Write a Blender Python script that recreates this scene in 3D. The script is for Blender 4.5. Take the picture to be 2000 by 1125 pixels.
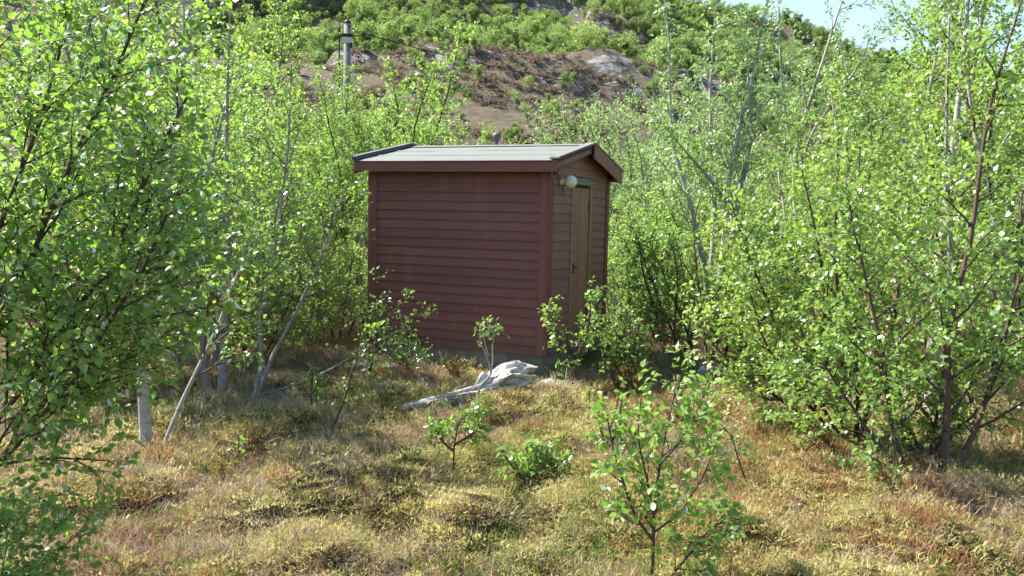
import bpy, math, numpy as np
from mathutils import Matrix, Vector, Euler

# ------------------------------------------------------------------ camera, sky, sun, exposure
for o in list(bpy.data.objects):
    bpy.data.objects.remove(o)
SC = bpy.context.scene
COL = SC.collection
FPX, PITCH, ROLL, CAMZ = 1600.0, 0.09215, 0.02161, 1.795
FW = np.array([0, math.cos(PITCH), -math.sin(PITCH)])
UP0 = np.array([0, math.sin(PITCH), math.cos(PITCH)])
RI0 = np.array([1.0, 0, 0])
RI = math.cos(ROLL) * RI0 + math.sin(ROLL) * UP0
UP = -math.sin(ROLL) * RI0 + math.cos(ROLL) * UP0
cam = bpy.data.cameras.new('camera')
cam.sensor_width = 36.0
cam.lens = 36.0 * FPX / 2000.0
cam.clip_start = 0.05
cam.clip_end = 3000
co = bpy.data.objects.new('camera', cam)
COL.objects.link(co)
co.matrix_world = Matrix(((RI[0], UP[0], -FW[0], 0), (RI[1], UP[1], -FW[1], 0), (RI[2], UP[2], -FW[2], CAMZ), (0, 0, 0, 1)))
SC.camera = co

SUN_EL, SUN_B = math.radians(50), math.radians(25)
SUNV = Vector((-math.cos(SUN_B) * math.cos(SUN_EL), math.sin(SUN_B) * math.cos(SUN_EL), math.sin(SUN_EL)))
w = bpy.data.worlds.new('World')
SC.world = w
w.use_nodes = True
nt = w.node_tree
bg = nt.nodes['Background']
sky = nt.nodes.new('ShaderNodeTexSky')
sky.sky_type = 'NISHITA'
sky.sun_disc = False
sky.sun_elevation = SUN_EL
sky.sun_rotation = math.atan2(SUNV.x, SUNV.y)
sky.air_density = 1.0
sky.dust_density = 0.7
nt.links.new(sky.outputs[0], bg.inputs[0])
bg.inputs[1].default_value = 0.105
sl = bpy.data.lights.new('sun', 'SUN')
sl.energy = 5.0
sl.angle = math.radians(0.53)
sl.color = (1.0, 0.95, 0.86)
so = bpy.data.objects.new('sun', sl)
COL.objects.link(so)
so.rotation_euler = SUNV.to_track_quat('Z', 'Y').to_euler()
so.location = (-8, 6, 12)
SC.view_settings.view_transform = 'Standard'
SC.view_settings.look = 'None'
SC.view_settings.exposure = 1.6
SC.view_settings.gamma = 1
SC.view_settings.use_curve_mapping = False
cy = SC.cycles
cy.max_bounces = 4
cy.diffuse_bounces = 3
cy.use_adaptive_sampling = True
cy.adaptive_threshold = 0.04
cy.glossy_bounces = 2
cy.transmission_bounces = 2
cy.transparent_max_bounces = 4
cy.caustics_reflective = False
cy.caustics_refractive = False
cy.sample_clamp_indirect = 6
cy.use_denoising = True

# ------------------------------------------------------------------ small helpers
GZ = -0.28


def pix_ray(x, y):
    return FW + RI * (x - 1000) / FPX - UP * (y - 562.5) / FPX


def at(x, y, depth):
    d = pix_ray(x, y)
    d = d * (depth / d[1])
    return np.array([d[0], d[1], d[2] + CAMZ])


def ground_at(x, y, z=GZ):
    d = pix_ray(x, y)
    t = (z - CAMZ) / d[2]
    return d[0] * t, d[1] * t


def _hash(ix, iy, s):
    n = (ix.astype(np.int64) * 374761393 + iy.astype(np.int64) * 668265263 + s * 974634777) & 0x7fffffff
    n = ((n ^ (n >> 13)) * 1274126177) & 0x7fffffff
    return ((n ^ (n >> 16)) & 0xffff) / 65535.0


def vnoise(x, y, s=0):
    x = np.asarray(x, float); y = np.asarray(y, float)
    ix = np.floor(x); iy = np.floor(y)
    fx = x - ix; fy = y - iy
    fx = fx * fx * (3 - 2 * fx); fy = fy * fy * (3 - 2 * fy)
    a = _hash(ix, iy, s); b = _hash(ix + 1, iy, s); c = _hash(ix, iy + 1, s); d = _hash(ix + 1, iy + 1, s)
    return (a * (1 - fx) + b * fx) * (1 - fy) + (c * (1 - fx) + d * fx) * fy - 0.5


def fbm(x, y, s=0, oct=4, gain=0.5):
    v = 0; a = 1.0
    for k in range(oct):
        v = v + a * vnoise(np.asarray(x) * 2 ** k + 13.7 * k, np.asarray(y) * 2 ** k - 7.1 * k, s + k)
        a *= gain
    return v


def sstep(a, b, x):
    t = np.clip((np.asarray(x, float) - a) / (b - a), 0, 1)
    return t * t * (3 - 2 * t)


def tag(o, label=None, cat=None, group=None, kind=None):
    if label: o['label'] = label
    if cat: o['category'] = cat
    if group: o['group'] = group
    if kind: o['kind'] = kind
    return o


def link(o, parent=None):
    COL.objects.link(o)
    if parent is not None:
        o.parent = parent
    return o


def empty(name, loc=(0, 0, 0), rz=0.0):
    o = bpy.data.objects.new(name, None)
    o.empty_display_size = 0.2
    o.location = loc
    o.rotation_euler = (0, 0, rz)
    return link(o)


def np_mesh(name, V, F, mat=None, smooth=False, attrs=None):
    """V (n,3); F (m,k) uniform array or list of faces"""
    me = bpy.data.meshes.new(name)
    if isinstance(F, np.ndarray):
        k = F.shape[1]
        me.vertices.add(len(V))
        me.vertices.foreach_set('co', np.ascontiguousarray(V, np.float32).ravel())
        me.loops.add(F.size)
        me.loops.foreach_set('vertex_index', np.ascontiguousarray(F, np.int32).ravel())
        me.polygons.add(len(F))
        me.polygons.foreach_set('loop_start', np.arange(0, F.size, k, dtype=np.int32))
        me.polygons.foreach_set('loop_total', np.full(len(F), k, np.int32))
        me.update(calc_edges=True)
    else:
        me.from_pydata([tuple(map(float, v)) for v in V], [], F)
        me.update()
    if smooth:
        me.polygons.foreach_set('use_smooth', np.ones(len(me.polygons), bool))
    if attrs:
        for n, (typ, dat) in attrs.items():
            a = me.attributes.new(n, typ, 'POINT')
            a.data.foreach_set('value' if typ == 'FLOAT' else 'vector', np.ascontiguousarray(dat, np.float32).ravel())
    if mat:
        me.materials.append(mat)
    return me


def mobj(name, me, parent=None):
    return link(bpy.data.objects.new(name, me), parent)


class MB:
    """collects solids into one mesh"""
    def __init__(self):
        self.v = []; self.f = []

    def add(self, V, F):
        n = len(self.v)
        self.v += [tuple(map(float, p)) for p in V]
        self.f += [tuple(n + i for i in f) for f in F]
        return self

    def box(self, x0, x1, y0, y1, z0, z1):
        V = [(x, y, z) for z in (z0, z1) for y in (y0, y1) for x in (x0, x1)]
        return self.add(V, [(0, 2, 3, 1), (4, 5, 7, 6), (0, 1, 5, 4), (2, 6, 7, 3), (0, 4, 6, 2), (1, 3, 7, 5)])

    def prism(self, poly, a, b, axis):
        """poly: 2D points in the other two axes; extruded along axis from a to b"""
        n = len(poly)
        def mk(t, p):
            q = list(p); q.insert(axis, t); return q
        V = [mk(a, p) for p in poly] + [mk(b, p) for p in poly]
        F = [tuple(range(n)), tuple(range(2 * n - 1, n - 1, -1))]
        F += [((i + 1) % n, i, n + i, n + (i + 1) % n) for i in range(n)]
        return self.add(V, F)

    def tube(self, pts, rad, sides=8, cap=True):
        V, F = tube_arrays(np.array(pts, float), np.array(rad, float) * np.ones(len(pts)), sides)
        n = len(pts)
        Fl = [tuple(f) for f in F]
        if cap:
            Fl += [tuple(range(sides))[::-1], tuple(range((n - 1) * sides, n * sides))]
        return self.add(V, Fl)

    def lathe(self, prof, c=(0, 0, 0), axis=2, sides=20):
        V = []; F = []
        for (r, h) in prof:
            for k in range(sides):
                a = 2 * math.pi * k / sides
                p = [r * math.cos(a), r * math.sin(a)]
                p.insert(axis, h)
                V.append([p[i] + c[i] for i in range(3)])
        for i in range(len(prof) - 1):
            for k in range(sides):
                F.append((i * sides + k, i * sides + (k + 1) % sides, (i + 1) * sides + (k + 1) % sides, (i + 1) * sides + k))
        return self.add(V, F)

    def build(self, name, mat, parent=None, smooth=False, bevel=0.0):
        me = bpy.data.meshes.new(name)
        me.from_pydata(self.v, [], self.f)
        import bmesh
        bm = bmesh.new(); bm.from_mesh(me)
        bmesh.ops.recalc_face_normals(bm, faces=bm.faces)
        if bevel:
            bmesh.ops.bevel(bm, geom=list(bm.edges), offset=bevel, segments=1, affect='EDGES')
        bm.to_mesh(me); bm.free()
        if smooth:
            me.polygons.foreach_set('use_smooth', np.ones(len(me.polygons), bool))
        me.materials.append(mat)
        return mobj(name, me, parent)


def tube_arrays(P, R, sides):
    n = len(P)
    T = np.gradient(P, axis=0)
    T /= np.linalg.norm(T, axis=1)[:, None] + 1e-12
    ref = np.array([0.31, 0.17, 0.93]) if abs(T[0][2]) < 0.8 else np.array([0.95, 0.2, 0.1])
    A = np.cross(T, ref); A /= np.linalg.norm(A, axis=1)[:, None] + 1e-12
    B = np.cross(T, A)
    an = np.arange(sides) * 2 * math.pi / sides
    V = P[:, None] + R[:, None, None] * (np.cos(an)[None, :, None] * A[:, None] + np.sin(an)[None, :, None] * B[:, None])
    i = np.arange(n - 1)[:, None] * sides; k = np.arange(sides)[None]; k2 = (k + 1) % sides
    F = np.stack([i + k, i + k2, i + sides + k2, i + sides + k], -1).reshape(-1, 4)
    return V.reshape(-1, 3), F


def tubes_mesh(name, polys, sides, mat):
    Vs = []; Fs = []; n = 0
    for P, R in polys:
        V, F = tube_arrays(P, R, sides)
        Vs.append(V); Fs.append(F + n); n += len(V)
    return np_mesh(name, np.concatenate(Vs), np.concatenate(Fs), mat, smooth=True)


# ------------------------------------------------------------------ materials
def mat_new(name):
    m = bpy.data.materials.new(name)
    m.use_nodes = True
    nt = m.node_tree
    nt.nodes.clear()
    out = nt.nodes.new('ShaderNodeOutputMaterial')
    return m, nt, out


def N(nt, typ, **kw):
    n = nt.nodes.new(typ)
    for k, v in kw.items():
        setattr(n, k, v)
    return n


def noise(nt, vec, scale, detail=4, rough=0.6, dist=0.0):
    n = N(nt, 'ShaderNodeTexNoise')
    n.inputs['Scale'].default_value = scale
    n.inputs['Detail'].default_value = detail
    n.inputs['Roughness'].default_value = rough
    n.inputs['Distortion'].default_value = dist
    if vec is not None:
        nt.links.new(vec, n.inputs['Vector'])
    return n.outputs['Fac']


def ramp(nt, fac, stops, interp='LINEAR'):
    r = N(nt, 'ShaderNodeValToRGB')
    r.color_ramp.interpolation = interp
    e = r.color_ramp.elements
    while len(e) < len(stops):
        e.new(0.5)
    for i, (p, c) in enumerate(stops):
        e[i].position = p
        e[i].color = (c[0], c[1], c[2], 1) if not isinstance(c, (int, float)) else (c, c, c, 1)
    nt.links.new(fac, r.inputs[0])
    return r.outputs[0]


def mixc(nt, fac, a, b, blend='MIX'):
    m = N(nt, 'ShaderNodeMix', data_type='RGBA', blend_type=blend)
    for i, v in ((0, fac), (6, a), (7, b)):
        if isinstance(v, (int, float)):
            m.inputs[i].default_value = v
        elif isinstance(v, tuple):
            m.inputs[i].default_value = (*v, 1)
        else:
            nt.links.new(v, m.inputs[i])
    return m.outputs[2]


def math_n(nt, op, a, b=0.0):
    m = N(nt, 'ShaderNodeMath', operation=op)
    for i, v in ((0, a), (1, b)):
        if isinstance(v, (int, float)):
            m.inputs[i].default_value = v
        else:
            nt.links.new(v, m.inputs[i])
    return m.outputs[0]


def mapping(nt, vec, scale):
    m = N(nt, 'ShaderNodeMapping')
    m.inputs['Scale'].default_value = scale
    nt.links.new(vec, m.inputs[0])
    return m.outputs[0]


def objco(nt):
    return N(nt, 'ShaderNodeTexCoord').outputs['Object']


def worldpos(nt):
    return N(nt, 'ShaderNodeNewGeometry').outputs['Position']


def bump(nt, h, strength, dist=0.02):
    b = N(nt, 'ShaderNodeBump')
    b.inputs['Strength'].default_value = strength
    b.inputs['Distance'].default_value = dist
    nt.links.new(h, b.inputs['Height'])
    return b.outputs[0]


def principled(nt, out, color, rough=0.8, nrm=None, spec=0.3, metal=0.0):
    p = N(nt, 'ShaderNodeBsdfPrincipled')
    if isinstance(color, tuple):
        p.inputs['Base Color'].default_value = (*color, 1)
    else:
        nt.links.new(color, p.inputs['Base Color'])
    if isinstance(rough, (int, float)):
        p.inputs['Roughness'].default_value = rough
    else:
        nt.links.new(rough, p.inputs['Roughness'])
    p.inputs['Specular IOR Level'].default_value = spec
    p.inputs['Metallic'].default_value = metal
    if nrm is not None:
        nt.links.new(nrm, p.inputs['Normal'])
    nt.links.new(p.outputs[0], out.inputs[0])
    return p


def painted_wood(name, c1, c2, grain=(3, 60, 60)):
    m, nt, out = mat_new(name)
    oc = worldpos(nt)
    g = noise(nt, mapping(nt, objco(nt), grain), 1.0, 5, 0.65)
    st = noise(nt, oc, 1.7, 6, 0.65)
    sm = noise(nt, mapping(nt, oc, (7, 7, 1.2)), 1.0, 5, 0.7)
    oi = N(nt, 'ShaderNodeObjectInfo').outputs['Random']
    c = mixc(nt, ramp(nt, st, [(0.3, 0.0), (0.7, 1.0)]), c1, c2)
    c = mixc(nt, math_n(nt, 'MULTIPLY', oi, 0.55), c, tuple(x * 0.68 for x in c1))
    c = mixc(nt, ramp(nt, sm, [(0.52, 0.0), (0.75, 0.4)]), c, tuple(min(1, x * 1.25 + 0.02) for x in c2))
    c = mixc(nt, ramp(nt, g, [(0.45, 0.0), (0.8, 0.35)]), c, tuple(x * 0.55 for x in c1))
    sz = N(nt, 'ShaderNodeSeparateXYZ'); nt.links.new(oc, sz.inputs[0])
    foot = math_n(nt, 'MULTIPLY', ramp(nt, math_n(nt, 'ADD', sz.outputs[2], math_n(nt, 'MULTIPLY', st, 0.35)), [(0.12, 0.75), (0.50, 0.0)]), ramp(nt, noise(nt, oc, 18, 4, 0.7), [(0.35, 0.2), (0.65, 1.0)]))
    c = mixc(nt, foot, c, (0.12, 0.095, 0.07))
    principled(nt, out, c, ramp(nt, st, [(0.3, 0.55), (0.7, 0.8)]), bump(nt, g, 0.3, 0.004), 0.3)
    return m


def plain(name, col, rough=0.7, var=0.25, scale=8, spec=0.3, metal=0.0, bmp=0.2):
    m, nt, out = mat_new(name)
    n = noise(nt, objco(nt), scale, 6, 0.65)
    c = mixc(nt, ramp(nt, n, [(0.3, 0.0), (0.7, 1.0)]), tuple(x * (1 - var) for x in col), tuple(min(1, x * (1 + var)) for x in col))
    principled(nt, out, c, rough, bump(nt, n, bmp, 0.01), spec, metal)
    return m


def leaf_mat(name, d1, d2, t1, t2, gloss=0.5, rough=0.33, wavy=True):
    m, nt, out = mat_new(name)
    at_ = N(nt, 'ShaderNodeAttribute', attribute_name='var').outputs['Fac']
    oi = N(nt, 'ShaderNodeObjectInfo').outputs['Random']
    f = math_n(nt, 'ADD', math_n(nt, 'MULTIPLY', oi, 0.55), math_n(nt, 'MULTIPLY', at_, 0.45))
    dc = mixc(nt, f, d1, d2)
    tc = mixc(nt, f, t1, t2)
    di = N(nt, 'ShaderNodeBsdfDiffuse'); nt.links.new(dc, di.inputs[0])
    tr = N(nt, 'ShaderNodeBsdfTranslucent'); nt.links.new(tc, tr.inputs[0])
    ad = N(nt, 'ShaderNodeAddShader'); nt.links.new(di.outputs[0], ad.inputs[0]); nt.links.new(tr.outputs[0], ad.inputs[1])
    gl = N(nt, 'ShaderNodeBsdfGlossy'); gl.inputs['Roughness'].default_value = rough
    gl.inputs['Color'].default_value = (1, 1, 1, 1)
    fr = N(nt, 'ShaderNodeFresnel'); fr.inputs[0].default_value = 1.45
    mx = N(nt, 'ShaderNodeMixShader')
    nt.links.new(math_n(nt, 'MULTIPLY', fr.outputs[0], gloss), mx.inputs[0])
    nt.links.new(ad.outputs[0], mx.inputs[1]); nt.links.new(gl.outputs[0], mx.inputs[2])
    nt.links.new(mx.outputs[0], out.inputs[0])
    return m


M = {}
M['paint'] = painted_wood('red_brown_paint', (0.200, 0.080, 0.067), (0.236, 0.098, 0.083))
M['paint_v'] = painted_wood('red_brown_paint_upright', (0.200, 0.078, 0.063), (0.236, 0.096, 0.078), (60, 60, 3))
M['gable'] = painted_wood('bleached_skylit_red_paint', (0.27, 0.130, 0.105), (0.315, 0.155, 0.125))  # bleached red paint, lightened further: the gable's extra skylight put into the colour
M['door'] = painted_wood('worn_door_paint', (0.34, 0.18, 0.105), (0.39, 0.215, 0.13), (60, 60, 3))
M['doortrim'] = painted_wood('door_trim_paint', (0.35, 0.19, 0.12), (0.40, 0.225, 0.145), (60, 60, 3))
M['weathered'] = plain('weathered_grey_board', (0.21, 0.185, 0.16), 0.85, 0.3, 12)
M['soffit'] = plain('soffit_wood', (0.11, 0.045, 0.035), 0.8, 0.2, 6)
M['dark_felt'] = plain('dark_bitumen_edge', (0.075, 0.078, 0.082), 0.75, 0.3, 25)
M['concrete'] = plain('old_concrete', (0.20, 0.20, 0.18), 0.95, 0.35, 9, 0.1, 0, 0.6)
M['metal'] = plain('dull_galvanised_metal', (0.28, 0.29, 0.30), 0.45, 0.2, 20, 0.5, 0.6)
M['vent'] = plain('dark_grey_vent', (0.11, 0.115, 0.12), 0.55, 0.3, 20, 0.4, 0.2)
M['black_iron'] = plain('black_iron', (0.02, 0.02, 0.02), 0.6, 0.3, 20)
M['cord'] = plain('grey_cord', (0.30, 0.28, 0.24), 0.8, 0.1)
M['wire'] = plain('black_cable', (0.025, 0.025, 0.027), 0.6, 0.2)
M['globe'] = plain('opal_glass', (0.70, 0.68, 0.52), 0.25, 0.05, 6, 0.5, 0, 0.02)
M['pole'] = plain('grey_pole_wood', (0.17, 0.17, 0.16), 0.9, 0.3, 7)


def felt_mat():
    m, nt, out = mat_new('grey_mineral_felt')
    oc = objco(nt)
    g = noise(nt, oc, 180, 3, 0.8)
    s = noise(nt, oc, 1.6, 6, 0.65)
    c = mixc(nt, ramp(nt, g, [(0.35, 0.0), (0.65, 1.0)]), (0.105, 0.115, 0.105), (0.205, 0.218, 0.20))
    c = mixc(nt, ramp(nt, s, [(0.45, 0.0), (0.75, 0.45)]), c, (0.13, 0.135, 0.12))
    principled(nt, out, c, 0.85, bump(nt, g, 0.5, 0.004), 0.25)
    return m


M['felt'] = felt_mat()


def bark_mat(name, base, dark, light, band=0.5):
    m, nt, out = mat_new(name)
    oc = worldpos(nt)
    b = noise(nt, mapping(nt, oc, (9, 9, 55)), 1.0, 3, 0.6)
    p = noise(nt, oc, 14, 5, 0.7)
    c = mixc(nt, ramp(nt, p, [(0.35, 0.0), (0.7, 1.0)]), base, light)
    c = mixc(nt, ramp(nt, b, [(0.60 - 0.05 * band, 0.0), (0.68, 1.0)]), c, dark)
    c = mixc(nt, ramp(nt, noise(nt, oc, 3.0, 4, 0.6), [(0.55, 0.0), (0.72, 0.8)]), c, dark)
    principled(nt, out, c, 0.85, bump(nt, p, 0.5, 0.01), 0.2)
    return m


M['birch_white'] = bark_mat('birch_bark', (0.36, 0.33, 0.285), (0.08, 0.065, 0.05), (0.54, 0.50, 0.45), 2.0)
M['bark_grey'] = bark_mat('grey_bark', (0.21, 0.195, 0.165), (0.09, 0.08, 0.065), (0.33, 0.31, 0.27), 0.4)
M['bark_pale'] = bark_mat('pale_grey_bark', (0.30, 0.29, 0.25), (0.13, 0.12, 0.10), (0.44, 0.43, 0.38), 0.4)
M['bark_dark'] = bark_mat('young_birch_bark', (0.085, 0.055, 0.042), (0.04, 0.028, 0.022), (0.14, 0.09, 0.07), 0.3)
M['twig'] = plain('twig_bark', (0.075, 0.05, 0.038), 0.8, 0.3, 15)
M['leaf'] = leaf_mat('birch_leaf', (0.066, 0.122, 0.030), (0.165, 0.215, 0.055), (0.120, 0.260, 0.026), (0.265, 0.375, 0.048), 0.55, 0.36)
M['leaf_far'] = leaf_mat('birch_leaf_far', (0.064, 0.115, 0.036), (0.150, 0.195, 0.060), (0.115, 0.230, 0.030), (0.235, 0.330, 0.055), 0.22, 0.46)
M['leaf_pale'] = leaf_mat('rowan_leaf', (0.120, 0.170, 0.075), (0.165, 0.210, 0.100), (0.150, 0.255, 0.060), (0.200, 0.300, 0.085), 0.22, 0.48)
M['leaf_hill'] = leaf_mat('hill_birch_leaf', (0.062, 0.098, 0.036), (0.185, 0.215, 0.085), (0.070, 0.125, 0.026), (0.185, 0.255, 0.060), 0.08, 0.5)
M['conifer_hill'] = leaf_mat('pine_needles', (0.030, 0.055, 0.022), (0.045, 0.07, 0.028), (0.02, 0.04, 0.012), (0.03, 0.05, 0.015), 0.15, 0.5)
M['juniper_green'] = leaf_mat('juniper_green', (0.055, 0.095, 0.030), (0.085, 0.12, 0.035), (0.07, 0.13, 0.02), (0.10, 0.16, 0.025), 0.3, 0.45)
M['juniper_rust'] = leaf_mat('juniper_rust', (0.23, 0.115, 0.035), (0.16, 0.13, 0.035), (0.14, 0.07, 0.015), (0.10, 0.09, 0.015), 0.2, 0.5)
M['spruce'] = leaf_mat('spruce_green', (0.045, 0.085, 0.028), (0.07, 0.11, 0.035), (0.05, 0.11, 0.015), (0.08, 0.14, 0.02), 0.35, 0.4)


def cover_mat(name, stops, trans=0.35, scale=1.3, gloss=0.0):
    """ground-cover plants: hue drifts over the place in patches and from plant to plant"""
    m, nt, out = mat_new(name)
    oi = N(nt, 'ShaderNodeObjectInfo').outputs['Random']
    at_ = N(nt, 'ShaderNodeAttribute', attribute_name='var').outputs['Fac']
    n = noise(nt, worldpos(nt), scale, 3, 0.6)
    f = math_n(nt, 'ADD', math_n(nt, 'MULTIPLY', n, 0.55), math_n(nt, 'ADD', math_n(nt, 'MULTIPLY', oi, 0.25), math_n(nt, 'MULTIPLY', at_, 0.25)))
    c = ramp(nt, f, stops)
    di = N(nt, 'ShaderNodeBsdfDiffuse'); nt.links.new(c, di.inputs[0])
    tr = N(nt, 'ShaderNodeBsdfTranslucent'); nt.links.new(c, tr.inputs[0])
    mx = N(nt, 'ShaderNodeMixShader'); mx.inputs[0].default_value = trans
    nt.links.new(di.outputs[0], mx.inputs[1]); nt.links.new(tr.outputs[0], mx.inputs[2])
    nt.links.new(mx.outputs[0], out.inputs[0])
    return m


M['moss'] = cover_mat('yellow_moss', [(0.2, (0.22, 0.20, 0.06)), (0.5, (0.44, 0.39, 0.15)), (0.8, (0.64, 0.58, 0.30))], 0.5)
M['heather'] = cover_mat('brown_heather', [(0.2, (0.17, 0.115, 0.085)), (0.5, (0.35, 0.26, 0.19)), (0.8, (0.52, 0.43, 0.33))], 0.42)
M['dry'] = cover_mat('dry_twigs', [(0.2, (0.27, 0.225, 0.185)), (0.5, (0.44, 0.375, 0.31)), (0.8, (0.62, 0.56, 0.48))], 0.42)
M['grass'] = cover_mat('green_grass', [(0.2, (0.11, 0.17, 0.04)), (0.5, (0.18, 0.25, 0.06)), (0.8, (0.33, 0.34, 0.13))], 0.5)
M['berry'] = cover_mat('lingonberry', [(0.2, (0.08, 0.14, 0.03)), (0.45, (0.14, 0.20, 0.045)), (0.7, (0.30, 0.20, 0.08)), (0.85, (0.34, 0.14, 0.065))], 0.4)
M['rusty'] = cover_mat('rust_crowberry', [(0.2, (0.21, 0.095, 0.045)), (0.5, (0.33, 0.165, 0.08)), (0.8, (0.46, 0.29, 0.15))], 0.45)
M['litter'] = cover_mat('leaf_litter', [(0.2, (0.20, 0.13, 0.09)), (0.5, (0.32, 0.24, 0.17)), (0.8, (0.48, 0.41, 0.33))], 0.2)


def ground_mat():
    m, nt, out = mat_new('heath_ground')
    wp = worldpos(nt)
    a = noise(nt, wp, 1.1, 5, 0.6)
    b = noise(nt, wp, 26, 6, 0.75)
    c = noise(nt, wp, 5.5, 5, 0.65)
    col = mixc(nt, ramp(nt, a, [(0.38, 0.0), (0.62, 1.0)]), (0.12, 0.088, 0.064), (0.17, 0.14, 0.065))
    col = mixc(nt, ramp(nt, c, [(0.45, 0.0), (0.7, 0.8)]), col, (0.10, 0.11, 0.04))
    col = mixc(nt, ramp(nt, b, [(0.35, 0.75), (0.6, 0.0)]), col, (0.05, 0.038, 0.027))
    principled(nt, out, col, 1.0, bump(nt, b, 1.0, 0.04), 0.0)
    return m


def hill_mat():
    m, nt, out = mat_new('heather_and_rock_hill')
    g = N(nt, 'ShaderNodeNewGeometry')
    wp = g.outputs['Position']
    sep = N(nt, 'ShaderNodeSeparateXYZ'); nt.links.new(g.outputs['Normal'], sep.inputs[0])
    rk = N(nt, 'ShaderNodeAttribute', attribute_name='rock').outputs['Fac']
    n1 = noise(nt, mapping(nt, wp, (0.07, 0.10, 0.42)), 1.0, 10, 0.74, 1.2)
    n2 = noise(nt, mapping(nt, wp, (0.40, 0.40, 0.75)), 1.0, 9, 0.78)
    n3 = noise(nt, wp, 0.9, 6, 0.75)
    heath = mixc(nt, ramp(nt, n2, [(0.35, 0.0), (0.65, 1.0)]), (0.11, 0.082, 0.066), (0.24, 0.19, 0.145))
    heath = mixc(nt, ramp(nt, n3, [(0.45, 0.0), (0.62, 0.8)]), heath, (0.13, 0.145, 0.06))
    rock = mixc(nt, ramp(nt, n3, [(0.3, 0.0), (0.7, 1.0)]), (0.28, 0.275, 0.265), (0.48, 0.47, 0.445))
    rock = mixc(nt, ramp(nt, n2, [(0.42, 0.9), (0.56, 0.0)]), rock, (0.105, 0.105, 0.108))
    steep = ramp(nt, sep.outputs[2], [(0.62, 1.0), (0.82, 0.0)])
    f = math_n(nt, 'ADD', math_n(nt, 'ADD', rk, math_n(nt, 'MULTIPLY', steep, 0.45)), math_n(nt, 'MULTIPLY', math_n(nt, 'SUBTRACT', n1, 0.5), 3.2))
    f = math_n(nt, 'ADD', f, math_n(nt, 'MULTIPLY', math_n(nt, 'SUBTRACT', n2, 0.5), 2.2))
    f2 = ramp(nt, f, [(0.46, 0.0), (0.54, 1.0)])
    principled(nt, out, mixc(nt, f2, heath, rock), 0.95, bump(nt, math_n(nt, 'ADD', n2, math_n(nt, 'MULTIPLY', f2, 0.5)), 1.0, 1.2), 0.1)
    return m


M['ground'] = ground_mat()
M['hill'] = hill_mat()
M['hill_heather'] = cover_mat('hill_heather', [(0.2, (0.12, 0.085, 0.07)), (0.5, (0.22, 0.16, 0.125)), (0.8, (0.28, 0.24, 0.15))], 0.3, 0.08)
M['rock'] = plain('grey_stone', (0.30, 0.30, 0.29), 0.9, 0.35, 7, 0.15, 0, 0.7)
M['rock_pale'] = plain('pale_lichen_stone', (0.42, 0.42, 0.40), 0.9, 0.3, 9, 0.15, 0, 0.7)


def log_mat():
    m, nt, out = mat_new('silver_weathered_wood')
    gv = N(nt, 'ShaderNodeAttribute', attribute_name='grain').outputs['Vector']
    a = noise(nt, mapping(nt, gv, (3.0, 34, 1)), 1.0, 6, 0.7, 0.6)
    b = noise(nt, mapping(nt, gv, (1.3, 7, 1)), 1.0, 4, 0.6, 0.3)
    c = mixc(nt, ramp(nt, a, [(0.40, 0.0), (0.52, 1.0)]), (0.22, 0.195, 0.165), (0.66, 0.63, 0.58))
    c = mixc(nt, ramp(nt, b, [(0.30, 0.85), (0.42, 0.0)]), c, (0.10, 0.08, 0.065))
    ck = N(nt, 'ShaderNodeAttribute', attribute_name='crack').outputs['Fac']
    c = mixc(nt, ck, c, (0.055, 0.043, 0.035))
    principled(nt, out, c, 0.85, bump(nt, a, 0.9, 0.02), 0.15)
    return m


M['log'] = log_mat()

# ------------------------------------------------------------------ terrain
HUM = []   # (x, y, height, radius)
for px, py, h, r in ((650, 955, 0.16, 0.42), (800, 975, 0.11, 0.40), (985, 820, 0.15, 0.40), (900, 1020, 0.10, 0.38), (600, 1085, 0.07, 0.4),
                     (330, 960, 0.10, 0.45), (480, 1000, 0.09, 0.35), (540, 830, 0.10, 0.5), (1480, 900, 0.10, 0.55), (1620, 980, 0.10, 0.5),
                     (1150, 1010, 0.08, 0.5), (1060, 870, 0.07, 0.4), (150, 1000, 0.10, 0.5), (1400, 1060, 0.08, 0.4), (1780, 1060, 0.10, 0.5),
                     (1080, 780, 0.08, 0.5), (860, 745, 0.05, 0.45), (1320, 830, 0.08, 0.5)):
    gx, gy = ground_at(px, py)
    HUM.append((gx, gy, h * 1.7, r))
_rh = np.random.default_rng(404)
NBIG = len(HUM)
for _ in range(150):
    _r = math.sqrt(_rh.uniform(3.8 ** 2, 9.6 ** 2)); _a = math.radians(_rh.uniform(-36, 36))
    _x, _y = _r * math.sin(_a), _r * math.cos(_a)
    _s = _rh.uniform(0.12, 0.30)
    HUM.append((_x, _y, _s * _rh.uniform(0.25, 0.5), _s))
EA = np.radians([-180, -90, -45, -25, -8, 9.2, 16, 23.6, 32, 60, 120, 180])
EE = np.radians([3, 10, 19, 22, 19, 13.4, 11.0, 8.6, 6.0, 4, 2, 3])


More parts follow.
